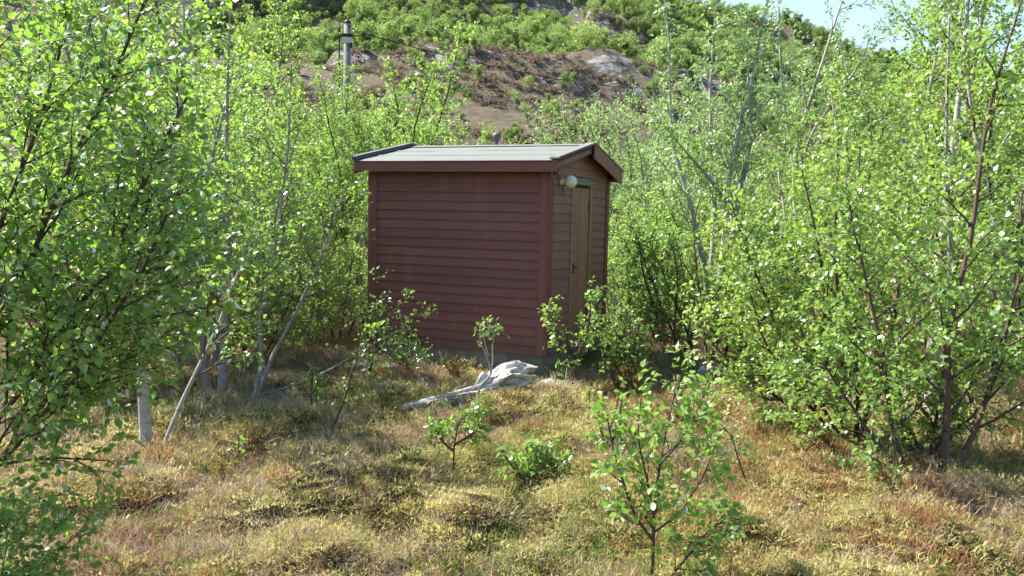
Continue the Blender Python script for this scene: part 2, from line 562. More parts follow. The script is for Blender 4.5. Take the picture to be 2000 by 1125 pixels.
def terrain(x, y):
    x = np.asarray(x, float); y = np.asarray(y, float)
    r = np.hypot(x, y) + 1e-6
    az = np.arctan2(x, y)
    near = 1 - sstep(22, 45, r)
    z = GZ + near * (0.16 * fbm(x * 0.45, y * 0.45, 3, 3) + 0.17 * fbm(x * 1.7, y * 1.7, 9, 3) + 0.035 * fbm(x * 7, y * 7, 17, 2))
    for hx, hy, h, s in HUM:
        d2 = (x - hx) ** 2 + (y - hy) ** 2
        z = z + h * np.exp(-(d2 / (2 * (s * 0.55) ** 2)) ** 1.4)
    # level by the shed
    dsh = np.hypot(x + 0.3, y - 11.5)
    k = 1 - sstep(1.6, 3.2, dsh)
    z = z * (1 - k) + (GZ + 0.02 * fbm(x * 3, y * 3, 31, 3)) * k
    # bank at the right
    z = z + 0.75 * sstep(4.6, 7.2, x - 0.08 * y) * sstep(4.5, 8, y) * (1 - sstep(14, 22, y))
    # far hill: rounded rock dome, then the wooded upper slope
    front = (0.5 + 0.5 * np.cos(np.clip(az, -math.pi, math.pi)))
    A = np.interp(az, np.radians([-180, -60, -12, -3, 4, 10, 17, 26, 40, 90, 180]), [0.1, 0.75, 0.93, 1.0, 0.97, 0.86, 0.66, 0.48, 0.3, 0.15, 0.1])
    rn = r * (1 + 0.10 * fbm(x / 60 + 3, y / 60, 41, 3))
    dome = 38.5 * A * (0.75 * sstep(62, 215, rn) + 0.25 * sstep(88, 150, rn))
    E = np.interp(az, EA, EE)
    top = np.tan(E) * 520 + CAMZ
    t = np.clip((r - 240) / 280, 0, None)
    upper = np.clip(top - 38.5 * A, 0, None) * np.where(t < 1, t * (1.25 - 0.25 * t), 1 + 0.15 * (1 - np.exp(-(t - 1))))
    hn = sstep(60, 140, r)
    ledge = 3.4 * fbm(x / 22, y / 22, 51, 5, 0.6) + 13.0 * sstep(230, 300, r) * fbm(x / 60, y / 38, 61, 5, 0.55)
    st = vnoise(x / 45 + 5, y / 30, 71)
    step = (1.8 + 7.0 * sstep(240, 280, r)) * sstep(0.02, 0.09, st) * sstep(95, 130, r) + 1.5 * sstep(0.0, 0.05, vnoise(x / 26 + 9, y / 14, 73)) * sstep(105, 140, r)
    strata = 1.5 * sstep(-0.03, 0.03, vnoise(x / 24 + 3, (y + 0.35 * x) / 7.5, 79)) + 1.1 * fbm(x / 9, y / 6, 87, 2)
    return z + dome + upper + hn * (ledge + step - 1.5) + sstep(90, 125, r) * strata


def rockmask(x, y):
    """where bare slab rather than heather covers the hill"""
    r = np.hypot(x, y); az = np.degrees(np.arctan2(x, y))
    dome = sstep(100, 175, r) * (1 - sstep(228, 250, r)) * np.interp(az, [-25, -12, -2, 10, 18, 30], [0.12, 0.36, 0.45, 0.46, 0.36, 0.14])
    return dome


def ground_sheets():
    A = np.concatenate([np.arange(-178, -44, 4.0), np.arange(-42, 42.01, 0.3), np.arange(46, 181, 4.0)])
    A = np.radians(A)
    Rr = [0.4]
    while Rr[-1] < 900:
        Rr.append(Rr[-1] * (1.0145 if Rr[-1] > 3 else 1.05))
    Rr = np.array(Rr)
    cut = int(np.searchsorted(Rr, 45))
    na = len(A)
    for name, i0, i1, mat in (('ground', 0, cut + 1, M['ground']), ('hillside', cut, len(Rr), M['hill'])):
        R_ = Rr[i0:i1]
        X = R_[:, None] * np.sin(A)[None]; Y = R_[:, None] * np.cos(A)[None]
        Z = terrain(X, Y)
        V = np.stack([X, Y, Z], -1).reshape(-1, 3)
        i = np.arange(len(R_) - 1)[:, None] * na; k = np.arange(na)[None]; k2 = (k + 1) % na
        F = np.stack([i + k, i + na + k, i + na + k2, i + k2], -1).reshape(-1, 4)[:, ::-1]
        if i0 == 0:
            V = np.concatenate([V, [[0, 0, float(terrain(0, 0))]]])
        me = np_mesh(name, V, F, mat, True, {'rock': ('FLOAT', rockmask(V[:, 0], V[:, 1]))} if i0 else None)
        if i0 == 0:
            import bmesh
            bm = bmesh.new(); bm.from_mesh(me); bm.verts.ensure_lookup_table()
            c = bm.verts[len(V) - 1]
            for q in range(na):
                bm.faces.new((bm.verts[(q + 1) % na], bm.verts[q], c))
            bmesh.ops.recalc_face_normals(bm, faces=bm.faces)
            bm.to_mesh(me); bm.free()
        o = mobj(name, me)
        tag(o, {'ground': 'mossy heath ground of heather and grass around the red shed', 'hillside': 'hill of brown heather and grey rock rising behind the shed'}[name], name, kind='structure')
        # normals up
        if me.polygons[len(me.polygons) // 2].normal.z < 0:
            me.flip_normals()


ground_sheets()


def gz(x, y):
    return float(terrain(x, y))


# ------------------------------------------------------------------ the shed
SA, SX, SY, SW, SD = 0.38767, 0.4271, 10.19846, 2.544, 2.628
shed = empty('shed', (SX, SY, GZ), -SA)
tag(shed, 'small red-brown timber shed with grey felt roof and plank door', 'shed')
Z0 = -GZ                      # siding starts this far above the base
EXP = 0.12
OV, OR_, OL = 0.18, 0.17, 0.15
EZ, RZ = Z0 + 2.44, Z0 + 2.735      # roof top at eave and ridge
SLOPE = (RZ - EZ) / (SD / 2 + OV)


def roof_z(v):
    return EZ + SLOPE * (min(v, SD - v) + OV)


def wl(lx, ly, lz=0):
    c, s = math.cos(-SA), math.sin(-SA)
    return np.array([SX + c * lx - s * ly, SY + s * lx + c * ly, GZ + lz])


MB().box(-SW + 0.03, -0.03, 0.03, SD - 0.03, -0.35, Z0 + 0.012).build('foundation', M['concrete'], shed, bevel=0.012)


def wall_backing(name, pts_builder):
    return pts_builder


# wall backings (the boards are their children)
wf = MB().box(-SW + 0.01, -0.01, 0.012, 0.05, Z0 + 0.004, Z0 + 2.33).build('wall', M['soffit'], shed)
wb = MB().box(-SW + 0.01, -0.01, SD - 0.05, SD - 0.012, Z0 + 0.004, Z0 + 2.33).build('wall', M['soffit'], shed)
gp = [(0.052, Z0 + 0.006), (SD - 0.052, Z0 + 0.006), (SD - 0.052, roof_z(0.05) - 0.06), (SD / 2, roof_z(SD / 2) - 0.06), (0.052, roof_z(0.05) - 0.06)]
wr = MB().prism(gp, -0.05, -0.012, 0).build('wall', M['soffit'], shed)
wl_ = MB().prism(gp, -SW + 0.012, -SW + 0.05, 0).build('wall', M['soffit'], shed)


def board_profile(z0, z1):
    return [(0.012, z0), (-0.022, z0), (-0.005, z1), (0.012, z1)]


rng = np.random.default_rng(5)
for k in range(20):
    z0 = Z0 + k * EXP
    z1 = min(z0 + EXP + 0.008, Z0 + 2.33)
    if z1 - z0 < 0.03:
        continue
    jit = float(rng.normal(0, 0.0012))
    pf = [(y + (jit if y < 0 else 0), z) for y, z in board_profile(z0, z1)]
    MB().prism(pf, -SW + 0.10, -0.095, 0).build('siding_board', M['paint'], wf)
    MB().prism([(SD - y, z) for y, z in pf], -SW + 0.10, -0.095, 0).build('siding_board', M['paint'], wb)
DL, DR, DTOP = 0.95, 1.645, Z0 + 2.156


def gable_board(spans, z0, z1, sgn, parent):
    for v0, v1 in spans:
        # clip by the roof underside
        def lim(z):
            d = (z - (EZ - 0.075)) / SLOPE - OV
            return max(v0, d), min(v1, SD - d)
        a0, a1 = lim(z0); b0, b1 = lim(z1)
        if a1 - a0 < 0.03:
            continue
        if b1 <= b0:
            b0 = b1 = (a0 + a1) / 2
            b0 -= 0.01; b1 += 0.01
        xb, xo0, xo1 = (-0.012, 0.022, 0.005) if sgn > 0 else (-SW + 0.012, -SW - 0.022, -SW - 0.005)
        V = [(xb, a0, z0), (xo0, a0, z0), (xo0, a1, z0), (xb, a1, z0), (xb, b0, z1), (xo1, b0, z1), (xo1, b1, z1), (xb, b1, z1)]
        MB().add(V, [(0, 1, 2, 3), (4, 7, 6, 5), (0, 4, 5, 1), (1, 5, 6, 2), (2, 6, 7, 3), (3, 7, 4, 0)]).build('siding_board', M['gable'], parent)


for k in range(24):
    z0 = Z0 + k * EXP; z1 = z0 + EXP + 0.008
    if z0 < Z0 + 2.22:
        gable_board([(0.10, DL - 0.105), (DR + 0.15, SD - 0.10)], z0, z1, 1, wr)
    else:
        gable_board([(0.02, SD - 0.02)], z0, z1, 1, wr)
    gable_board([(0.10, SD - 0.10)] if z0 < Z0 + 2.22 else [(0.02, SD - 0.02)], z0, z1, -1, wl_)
# upright corner boards
CT = Z0 + 2.325
for x0, x1, y0, y1 in ((-0.10, 0.004, -0.036, -0.004), (-SW - 0.004, -SW + 0.105, -0.036, -0.004), (0.006, 0.036, -0.034, 0.10), (-SW - 0.036, -SW - 0.006, -0.034, 0.10),
                       (0.006, 0.036, SD - 0.10, SD + 0.034), (-SW - 0.036, -SW - 0.006, SD - 0.10, SD + 0.034), (-0.10, 0.004, SD + 0.004, SD + 0.036), (-SW - 0.004, -SW + 0.105, SD + 0.004, SD + 0.036)):
    MB().box(x0, x1, y0, y1, Z0 - 0.006, CT).build('corner_board', M['paint_v'], shed, bevel=0.003)

# roof: two felted slopes, eave boards, barge boards, raised verge strips
roof = MB().prism([(-OV - 0.02, EZ - 0.045 - SLOPE * 0.02), (SD / 2, RZ - 0.045), (SD + OV + 0.02, EZ - 0.045 - SLOPE * 0.02), (SD + OV + 0.02, EZ - 0.012), (SD / 2, RZ - 0.012), (-OV - 0.02, EZ - 0.012)],
                  -SW - OL + 0.02, OR_ - 0.02, 0).build('roof', M['soffit'], shed)
for s in (0, 1):
    f = (lambda v: v) if s == 0 else (lambda v: SD - v)
    # felt slope as a gently uneven sheet
    nx, ny = 40, 16
    V = []; F = []
    for i in range(nx + 1):
        for j in range(ny + 1):
            x = -SW - OL + 0.03 + (SW + OL + OR_ - 0.06) * i / nx
            v = -OV - 0.035 + (SD / 2 + OV + 0.035) * j / ny
            zz = EZ + SLOPE * (v + OV) + 0.004 + 0.006 * float(fbm(x * 2.5, v * 2.5, 77 + s, 2))
            if j == 0: zz -= 0.008
            V.append((x, f(v), zz))
    for i in range(nx):
        for j in range(ny):
            a = i * (ny + 1) + j
            F.append((a, a + ny + 1, a + ny + 2, a + 1) if s == 0 else (a, a + 1, a + ny + 2, a + ny + 1))
    n0 = len(V)
    b = MB(); b.add(V, F)
    b.add([(v[0], v[1], v[2] - 0.012) for v in V], [g[::-1] for g in F])
    b.build('felt_slope', M['felt'], roof, smooth=True)
for s in (0, 1):
    for v0 in (0.30, 0.80):
        q = [(v0 - 0.05, 0.006), (v0, 0.0135), (v0 + 0.004, 0.006)]
        MB().prism([((v if s == 0 else SD - v), EZ + SLOPE * (v + OV) + dz) for v, dz in q], -SW - OL + 0.06, OR_ - 0.11, 0).build('felt_lap', M['felt'], roof)
MB().prism([(SD / 2 - 0.13, RZ - 0.010), (SD / 2, RZ + 0.020), (SD / 2 + 0.13, RZ - 0.010), (SD / 2, RZ + 0.004)], -SW - OL + 0.10, OR_ - 0.10, 0).build('ridge_strip', M['felt'], roof)
for y0, y1 in ((-OV - 0.024, -OV), (SD + OV, SD + OV + 0.024)):
    MB().box(-SW - OL - 0.002, OR_ + 0.002, y0, y1, EZ - 0.148, EZ - 0.004).build('fascia_board', M['paint'], shed, bevel=0.003)
for y0, y1 in ((-OV, 0.01), (SD - 0.01, SD + OV)):
    MB().box(-SW - OL + 0.02, OR_ - 0.02, y0 + 0.001, y1 - 0.001, EZ - 0.125, EZ - 0.110).build('soffit', M['soffit'], shed)


def slope_bar(s, x0, x1, lo, hi, v0, v1, name, mat, parent):
    P = []
    for v, q in ((v0, lo), (v1, lo), (v1, hi), (v0, hi)):
        vv = v if s == 0 else SD - v
        P.append((vv, EZ + SLOPE * (v + OV) + q))
    return MB().prism(P, x0, x1, 0).build(name, mat, parent, bevel=0.003)


for s in (0, 1):
    if s == 0:      # the near rake board sits further in and is narrower
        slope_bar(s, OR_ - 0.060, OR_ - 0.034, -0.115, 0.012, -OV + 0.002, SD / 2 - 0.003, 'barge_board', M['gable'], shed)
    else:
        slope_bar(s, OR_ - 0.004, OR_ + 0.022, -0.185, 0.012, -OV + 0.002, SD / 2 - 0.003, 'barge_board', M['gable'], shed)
    slope_bar(s, -SW - OL - 0.022, -SW - OL + 0.004, -0.175, 0.012, -OV + 0.002, SD / 2 - 0.003, 'barge_board', M['paint'], shed)
    for (x0, x1) in ((OR_ - 0.10, OR_ + 0.032), (-SW - OL - 0.035, -SW - OL + 0.05)):
        hv, mv = (0.030, M['weathered']) if x1 > 0 else (0.058, M['dark_felt'])
        vb = slope_bar(s, x0, x1, 0.013, hv, -OV - 0.03, SD / 2, 'verge_strip', mv, roof)
        slope_bar(s, x0 + 0.006, x1 - 0.004, hv + 0.001, hv + 0.008, -OV - 0.01, SD / 2 - 0.004, 'verge_flashing', M['felt'], vb)
# small round vent cap at the ridge
vx = -1.307
MB().lathe([(0.0, RZ - 0.02), (0.020, RZ - 0.02), (0.018, RZ + 0.055), (0.032, RZ + 0.08), (0.056, RZ + 0.115), (0.064, RZ + 0.145), (0.056, RZ + 0.175), (0.034, RZ + 0.194), (0.0, RZ + 0.200)],
           (vx, SD / 2 + 0.05, 0), 2, 18).build('roof_vent', M['vent'], shed, smooth=True)

# door
dr = MB().box(-0.008, -0.002, DL, DR, Z0 + 0.05, DTOP).build('door', M['soffit'], shed)
npl = 7
pw = (DR - DL) / npl
for i in range(npl):
    MB().box(-0.002, 0.016, DL + i * pw + 0.006, DL + (i + 1) * pw - 0.006, Z0 + 0.045, DTOP - 0.012 - 0.003 * (i % 2)).build('plank', M['door'], dr, bevel=0.003)
MB().box(-0.011, 0.030, DL - 0.10, DL - 0.008, Z0 + 0.0, DTOP + 0.03).build('door_frame', M['doortrim'], dr, bevel=0.003)
MB().box(-0.011, 0.030, DR + 0.045, DR + 0.145, Z0 + 0.0, DTOP + 0.03).build('door_frame', M['doortrim'], dr, bevel=0.003)
MB().box(-0.011, 0.034, DL - 0.12, DR + 0.165, DTOP + 0.032, DTOP + 0.135).build('lintel_board', M['weathered'], dr, bevel=0.004)
MB().box(-0.011, 0.060, DL - 0.10, DR + 0.12, DTOP + 0.137, DTOP + 0.150).build('drip_board', M['weathered'], dr, bevel=0.003)
for hz in (0.35, 1.85):
    MB().box(0.017, 0.024, DR - 0.02, DR + 0.05, Z0 + hz, Z0 + hz + 0.10).build('hinge', M['black_iron'], dr)
hb = MB().box(0.017, 0.026, DL + 0.04, DL + 0.075, Z0 + 0.98, Z0 + 1.12)
hb.tube([(0.026, DL + 0.058, Z0 + 1.07), (0.060, DL + 0.058, Z0 + 1.07), (0.062, DL + 0.13, Z0 + 1.07)], 0.008, 6)
hb.build('handle', M['black_iron'], dr)
MB().box(0.0, 0.09, DL - 0.06, DR + 0.10, Z0 - 0.045, Z0 - 0.008).build('door_sill', M['weathered'], dr, bevel=0.004)

# globe lamp by the corner, with its bracket
LV, LZ = 0.38, Z0 + 2.197
lamp = MB().lathe([(0.0, 0.022), (0.045, 0.022), (0.045, 0.05), (0.036, 0.06), (0.036, 0.085), (0.0, 0.085)], (0, LV, LZ), 0, 16).build('wall_lamp', M['globe'], shed, smooth=True)
prof = []
for i in range(15):
    a = math.pi * i / 14
    prof.append((0.082 * math.sin(a), 0.158 - 0.082 * math.cos(a)))
MB().lathe(prof, (0, LV, LZ), 0, 24).build('lamp_globe', M['globe'], lamp, smooth=True)
MB().lathe([(0.0, 0.07), (0.042, 0.07), (0.044, 0.092), (0.0, 0.092)], (0, LV, LZ), 0, 16).build('lamp_collar', M['globe'], lamp, smooth=True)
bk = MB()
bk.box(0.036, 0.06, 0.07, 0.19, Z0 + 2.30, Z0 + 2.318)
bk.box(0.038, 0.052, 0.075, 0.09, Z0 + 2.265, Z0 + 2.34)
bk.tube([(0.046, 0.15, Z0 + 2.30), (0.05, 0.2, Z0 + 2.24), (0.03, 0.30, LZ + 0.04)], 0.007, 6)
bk.tube([(0.05, LV, LZ - 0.045), (0.055, LV - 0.02, LZ - 0.08), (0.055, LV + 0.02, LZ - 0.09), (0.055, LV + 0.01, LZ - 0.12)], 0.006, 6)
bk.build('lamp_bracket', M['black_iron'], shed)

# loose cord from the lamp down to the far corner
p0 = wl(0.06, LV + 0.02, LZ - 0.10); p1 = wl(0.10, SD - 0.05, Z0 + 0.62); p2 = wl(0.22, SD + 0.12, Z0 + 0.05)
pts = []
for i in range(17):
    t = i / 16
    p = p0 * (1 - t) + p1 * t
    p[2] -= 0.10 * math.sin(math.pi * t)
    pts.append(p)
pts += [p1 * (1 - t) + p2 * t for t in (0.5, 1.0)]
tag(MB().tube(pts, 0.0042, 5).build('cord', M['cord'], smooth=True), 'thin grey cord slanting across the shed door from the globe lamp', 'cord')

# ------------------------------------------------------------------ utility pole and its wire
pb = at(676, 300, 26.0)
pz = gz(pb[0], pb[1])
ptop = at(678, 44, 26.0)[2]
pole = empty('utility_pole', (pb[0], pb[1], pz))
tag(pole, 'grey wooden utility pole standing above the birches left of the shed', 'pole')
ph = ptop - pz
MB().tube([(0.0, 0, -0.3), (0.01, 0, ph * 0.5), (0.03, 0, ph)], [0.135, 0.122, 0.105], 16).build('shaft', M['pole'], pole, smooth=True)
MB().lathe([(0.0, ph + 0.10), (0.03, ph + 0.09), (0.115, ph + 0.005), (0.115, ph - 0.03), (0.0, ph - 0.03)], (0.03, 0, 0), 2, 16).build('pole_cap', M['black_iron'], pole, smooth=True)
MB().tube([(0.05, 0, ph + 0.08), (0.0, 0, ph + 0.16), (-0.05, 0, ph + 0.20)], 0.012, 6).build('top_hook', M['black_iron'], pole)
MB().box(-0.10, 0.24, -0.17, -0.13, ph - 0.46, ph - 0.36).build('crossarm', M['black_iron'], pole, bevel=0.006)
MB().box(-0.09, 0.20, -0.20, -0.135, ph - 0.66, ph - 0.48).build('junction_box', M['rock_pale'], pole, bevel=0.01)
MB().box(0.14, 0.22, -0.20, -0.14, ph - 0.80, ph - 0.64).build('fuse_box', M['black_iron'], pole, bevel=0.01)
MB().tube([(-0.20, -0.1, ph - 0.42), (-0.20, -0.1, ph - 3.9)], 0.022, 8).build('cable_conduit', M['black_iron'], pole)
MB().tube([(0.13, -0.15, ph - 0.42), (0.42, -0.15, ph - 0.42), (0.5, -0.15, ph - 0.34)], 0.014, 6).build('wire_bracket', M['black_iron'], pole)
MB().tube([(0.05, -0.05, ph - 0.08), (0.42, -0.15, ph - 0.36)], 0.012, 6).build('wire_stay', M['black_iron'], pole)
for hh in (0.42, 1.6, 2.8):
    MB().box(-0.22, -0.10, -0.12, -0.08, ph - hh - 0.02, ph - hh + 0.02).build('conduit_clip', M['black_iron'], pole)
ins = MB().lathe([(0.0, ph - 0.30), (0.045, ph - 0.30), (0.05, ph - 0.24), (0.03, ph - 0.22), (0.045, ph - 0.19), (0.02, ph - 0.15), (0.0, ph - 0.15)], (-0.20, -0.1, 0), 2, 12)
ins.build('insulator', M['black_iron'], pole, smooth=True)
a = np.array([pb[0] + 0.5, pb[1] - 0.15, pz + ph - 0.34]); b = at(1330, 172, 54.0)
pts = []
for i in range(25):
    t = i / 24
    p = a * (1 - t) + b * t
    p[2] -= 0.55 * 4 * t * (1 - t)
    pts.append(p)
tag(MB().tube(pts, [0.018] * 25, 6).build('overhead_wire', M['wire'], smooth=True), 'black overhead cable sagging from the pole in front of the hill', 'cable')

# ------------------------------------------------------------------ plants: growing branches and leaves
def nrm(v):
    return v / (np.linalg.norm(v) + 1e-12)


def grow_line(rng, p, d, L, n, wander, up):
    P = [p]
    for i in range(n):
        d = nrm(d + rng.normal(0, wander, 3) + np.array(up))
        P.append(P[-1] + d * L / n)
    return np.array(P)


def lerp_poly(P, t):
    f = t * (len(P) - 1)
    i = min(int(f), len(P) - 2)
    return P[i] + (P[i + 1] - P[i]) * (f - i), nrm(P[i + 1] - P[i])


def side_dir(rng, d, ang, az):
    ref = np.array([0, 0, 1.0]) if abs(d[2]) < 0.9 else np.array([1.0, 0, 0])
    a = nrm(np.cross(d, ref)); b = np.cross(d, a)
    return nrm(d * math.cos(ang) + (a * math.cos(az) + b * math.sin(az)) * math.sin(ang))


class Plant:
    """levels: 0 stems, 1 limbs, 2 branchlets, 3 twigs; leaves on the last ones"""
    def __init__(self, seed):
        self.rng = np.random.default_rng(seed)
        self.lv = [[], [], [], []]
        self.lp = []; self.ld = []

    def stem(self, P, r0, r1=0.006):
        P = np.array(P, float)
        t = np.linspace(0, 1, len(P))
        R = r0 * (1 - t) ** 0.8 + r1
        R[0] *= 1.25
        self.lv[0].append((P, R))

    def auto_stem(self, base, d, L, r0, wander=0.07, up=0.05, n=9):
        self.stem(grow_line(self.rng, np.array(base, float), nrm(np.array(d, float)), L, n, wander, (0, 0, up)), r0)

    def fill(self, n1=16, t0=0.25, l1=1.2, a1=0.8, s2=0.12, l2=0.45, s3=0.07, l3=0.14, sl=0.03, lift=0.06, lean=(0, 0, 0), prof=1.0, dens=1.0, leaf_from=0.25):
        rng = self.rng
        lean = np.array(lean, float)
        for P, R in list(self.lv[0]):
            slen = np.linalg.norm(np.diff(P, axis=0), axis=1).sum()
            az = rng.uniform(0, 6.28)
            m = max(2, int(n1))
            for i in range(m):
                t = t0 + (0.98 - t0) * (i + rng.uniform(0, 0.8)) / m
                az += 2.4 + rng.normal(0, 0.3)
                p, d = lerp_poly(P, min(t, 0.98))
                q = (t - t0) / (1 - t0)
                L = l1 * ((1 - q) ** prof * 0.85 + 0.18) * rng.uniform(0.7, 1.2)
                if q < 0.12: L *= 0.75
                dd = nrm(side_dir(rng, d, a1 * rng.uniform(0.8, 1.2), az) + lean * 0.5)
                n = max(3, int(L / 0.14))
                Q = grow_line(rng, p, dd, L, n, 0.10, (lean[0] * 0.05, lean[1] * 0.05, lift))
                rr = float(np.interp(t, np.linspace(0, 1, len(R)), R))
                r0 = min(0.6 * rr, 0.004 + 0.011 * L)
                self.lv[1].append((Q, r0 * np.linspace(1, 0.25, n + 1)))
                self.sub(Q, L, r0, s2, l2, s3, l3, sl, leaf_from)
            # the stem's own leading shoot
            k = max(2, len(P) * 3 // 4)
            self.sub(P[k:], slen * 0.25, float(R[k]), s2, l2 * 0.8, s3, l3, sl, 0.0)

    def sub(self, Q, L, r0, s2, l2, s3, l3, sl, leaf_from):
        rng = self.rng
        m = max(1, int(L * (1 - 0.18) / s2))
        az = rng.uniform(0, 6.28)
        for j in range(m):
            t = 0.18 + 0.8 * (j + rng.uniform(0, 1)) / m
            p, d = lerp_poly(Q, min(0.99, t))
            az += 2.4 + rng.normal(0, 0.4)
            L2 = l2 * (1.1 - 0.7 * t) * rng.uniform(0.6, 1.25)
            dd = side_dir(rng, d, rng.uniform(0.5, 1.0), az)
            n = max(2, int(L2 / 0.09))
            B = grow_line(rng, p, dd, L2, n, 0.13, (0, 0, 0.03))
            r = min(r0 * 0.5, 0.0022 + 0.005 * L2)
            self.lv[2].append((B, r * np.linspace(1, 0.4, n + 1)))
            k = max(1, int(L2 / s3))
            az2 = rng.uniform(0, 6.28)
            for q in range(k):
                tt = 0.2 + 0.8 * (q + rng.uniform(0, 1)) / k
                p2, d2 = lerp_poly(B, min(0.99, tt))
                az2 += 2.6
                d3 = side_dir(rng, d2, rng.uniform(0.5, 1.0), az2)
                L3 = l3 * rng.uniform(0.6, 1.4)
                T = grow_line(rng, p2, d3, L3, 2, 0.15, (0, 0, -0.02))
                self.lv[3].append((T, 0.0016 * np.array([1, 0.8, 0.5])))
                self.leaves(T, L3, sl)
            self.leaves(B, L2, sl * 1.3)
        nl = int(L * (1 - leaf_from) / (sl * 2.2))
        for q in range(nl):
            p, d = lerp_poly(Q, min(0.99, leaf_from + (1 - leaf_from) * rng.uniform()))
            self.lp.append(p); self.ld.append(d)
        p, d = lerp_poly(Q, 0.999)
        self.lp.append(p); self.ld.append(d)

    def leaves(self, T, L, sl):
        k = max(1, int(L / sl))
        for t in (np.arange(k) + self.rng.uniform(0, 1, k)) / k:
            p, d = lerp_poly(T, min(0.999, t))
            self.lp.append(p); self.ld.append(d)
        self.lp.append(T[-1]); self.ld.append(nrm(T[-1] - T[-2]))

    def leaf_frames(self, size, svar=0.3, wind=(0.25, -0.05, 0), upb=0.95, droop=0.35):
        rng = self.rng
        P = np.array(self.lp); D = np.array(self.ld); n = len(P)
        d = D + rng.normal(0, 0.75, (n, 3)) + np.array(wind) + np.array([0, 0, -droop])
        d /= np.linalg.norm(d, axis=1)[:, None]
        up = rng.normal(0, 0.65, (n, 3)) + np.array([0, 0, upb])
        nn = up - (up * d).sum(1)[:, None] * d
        nn /= np.linalg.norm(nn, axis=1)[:, None] + 1e-9
        s = np.cross(nn, d)
        S = size * rng.uniform(1 - svar, 1 + svar, n)
        P = P + d * (S * 0.25)[:, None]
        return P, d, s, nn, S


# leaf outlines: (along, across, lift)
LEAF_FINE = (np.array([(0, 0, 0), (0.10, 0.24, 0.05), (0.34, 0.39, 0.09), (0.68, 0.22, 0.05), (1, 0, -0.06), (0.68, -0.22, 0.05), (0.34, -0.39, 0.09), (0.10, -0.24, 0.05), (0.34, 0, 0.0), (0.68, 0, 0.0)], float),
             np.array([(0, 8, 2, 1), (8, 9, 3, 2), (9, 4, 4, 3), (0, 7, 6, 8), (8, 6, 5, 9), (9, 5, 4, 4)]))
LEAF_MID = (np.array([(0, 0, 0), (0.36, 0.38, 0.09), (1, 0, -0.05), (0.36, -0.38, 0.09)], float), np.array([(0, 2, 1), (0, 3, 2)]))
LEAF_LONG = (np.array([(0, 0, 0), (0.45, 0.20, 0.06), (1, 0, -0.10), (0.45, -0.20, 0.06)], float), np.array([(0, 2, 1), (0, 3, 2)]))


def fine_tris():
    V, F = LEAF_FINE
    T = []
    for a, b, c, d in F:
        if c == d or b == c:
            T.append((a, b, d))
        else:
            T += [(a, b, c), (a, c, d)]
    return V, np.array(T)


LEAF_FINE = fine_tris()


def leaf_mesh(name, frames, shape, mat, rng):
    P, d, s, nn, S = frames
    sv, sf = shape
    V = P[:, None] + S[:, None, None] * (sv[None, :, 0:1] * d[:, None] + sv[None, :, 1:2] * s[:, None] + sv[None, :, 2:3] * nn[:, None])
    F = (np.arange(len(P)) * len(sv))[:, None, None] + sf[None]
    var = np.repeat(rng.uniform(0, 1, len(P)), len(sv))
    return np_mesh(name, V.reshape(-1, 3), F.reshape(-1, 3), mat, False, {'var': ('FLOAT', var)})


LEAF_ONE = np_mesh('leaf', LEAF_FINE[0], LEAF_FINE[1], M['leaf'])
LEAF_ONE_PALE = np_mesh('leaf', LEAF_FINE[0], LEAF_FINE[1], M['leaf_pale'])


def build_plant(name, pl, loc, rz, leaf, shape, lmat, bark, limb_bark, twig_mat, fine=True, single_leaves=0, stem_sides=10, leaf_kw=None, leaf_one=None):
    """thing > trunk(s), limbs, twig spray, foliage and, for the near ones, single leaves"""
    root = empty(name, loc, rz)
    for P, R in pl.lv[0]:
        mobj('trunk', tubes_mesh('trunk', [(P, R)], stem_sides, bark), root)
    big = sorted(range(len(pl.lv[1])), key=lambda i: -pl.lv[1][i][1][0])
    if fine:
        for i in big:
            mobj('branch', tubes_mesh('branch', [pl.lv[1][i]], 6, limb_bark), root)
        rest = pl.lv[2]
    else:
        rest = pl.lv[1] + pl.lv[2]
    if rest:
        o = mobj('branchwork', tubes_mesh('branchwork', rest, 4, limb_bark), root); o['kind'] = 'stuff'
    if pl.lv[3]:
        o = mobj('twigwork', tubes_mesh('twigwork', pl.lv[3], 3, twig_mat), root); o['kind'] = 'stuff'
    fr = pl.leaf_frames(leaf, **(leaf_kw or {}))
    sel = np.zeros(len(fr[0]), bool)
    if single_leaves:
        c, s_ = math.cos(rz), math.sin(rz)
        W = fr[0] @ np.array([[c, s_, 0], [-s_, c, 0], [0, 0, 1]]) + np.array(loc)
        dz = W @ FW - CAMZ * FW[2]
        rel = W - np.array([0, 0, CAMZ])
        dz = rel @ FW
        px = 1000 + FPX * (rel @ RI) / dz; py = 562.5 - FPX * (rel @ UP) / dz
        vis = (dz > 0.3) & (px > 0) & (px < 2000) & (py > 0) & (py < 1125)
        score = np.where(vis, fr[4] / np.maximum(dz, 0.3), -1)
        order = np.argsort(-score)[:single_leaves]
        order = order[score[order] > 0]
        sel[order] = True
        for i in order:
            o = bpy.data.objects.new('leaf', leaf_one or LEAF_ONE)
            P, d, s, nn, S = (q[i] for q in fr)
            m = Matrix(((d[0], s[0], nn[0]), (d[1], s[1], nn[1]), (d[2], s[2], nn[2])))
            o.rotation_mode = 'QUATERNION'
            o.rotation_quaternion = m.to_quaternion()
            o.location = P
            o.scale = (S, S, S)
            link(o, root)
    keep = ~sel
    if keep.any():
        o = mobj('foliage', leaf_mesh('foliage', tuple(q[keep] for q in fr), shape, lmat, pl.rng), root); o['kind'] = 'stuff'
    return root


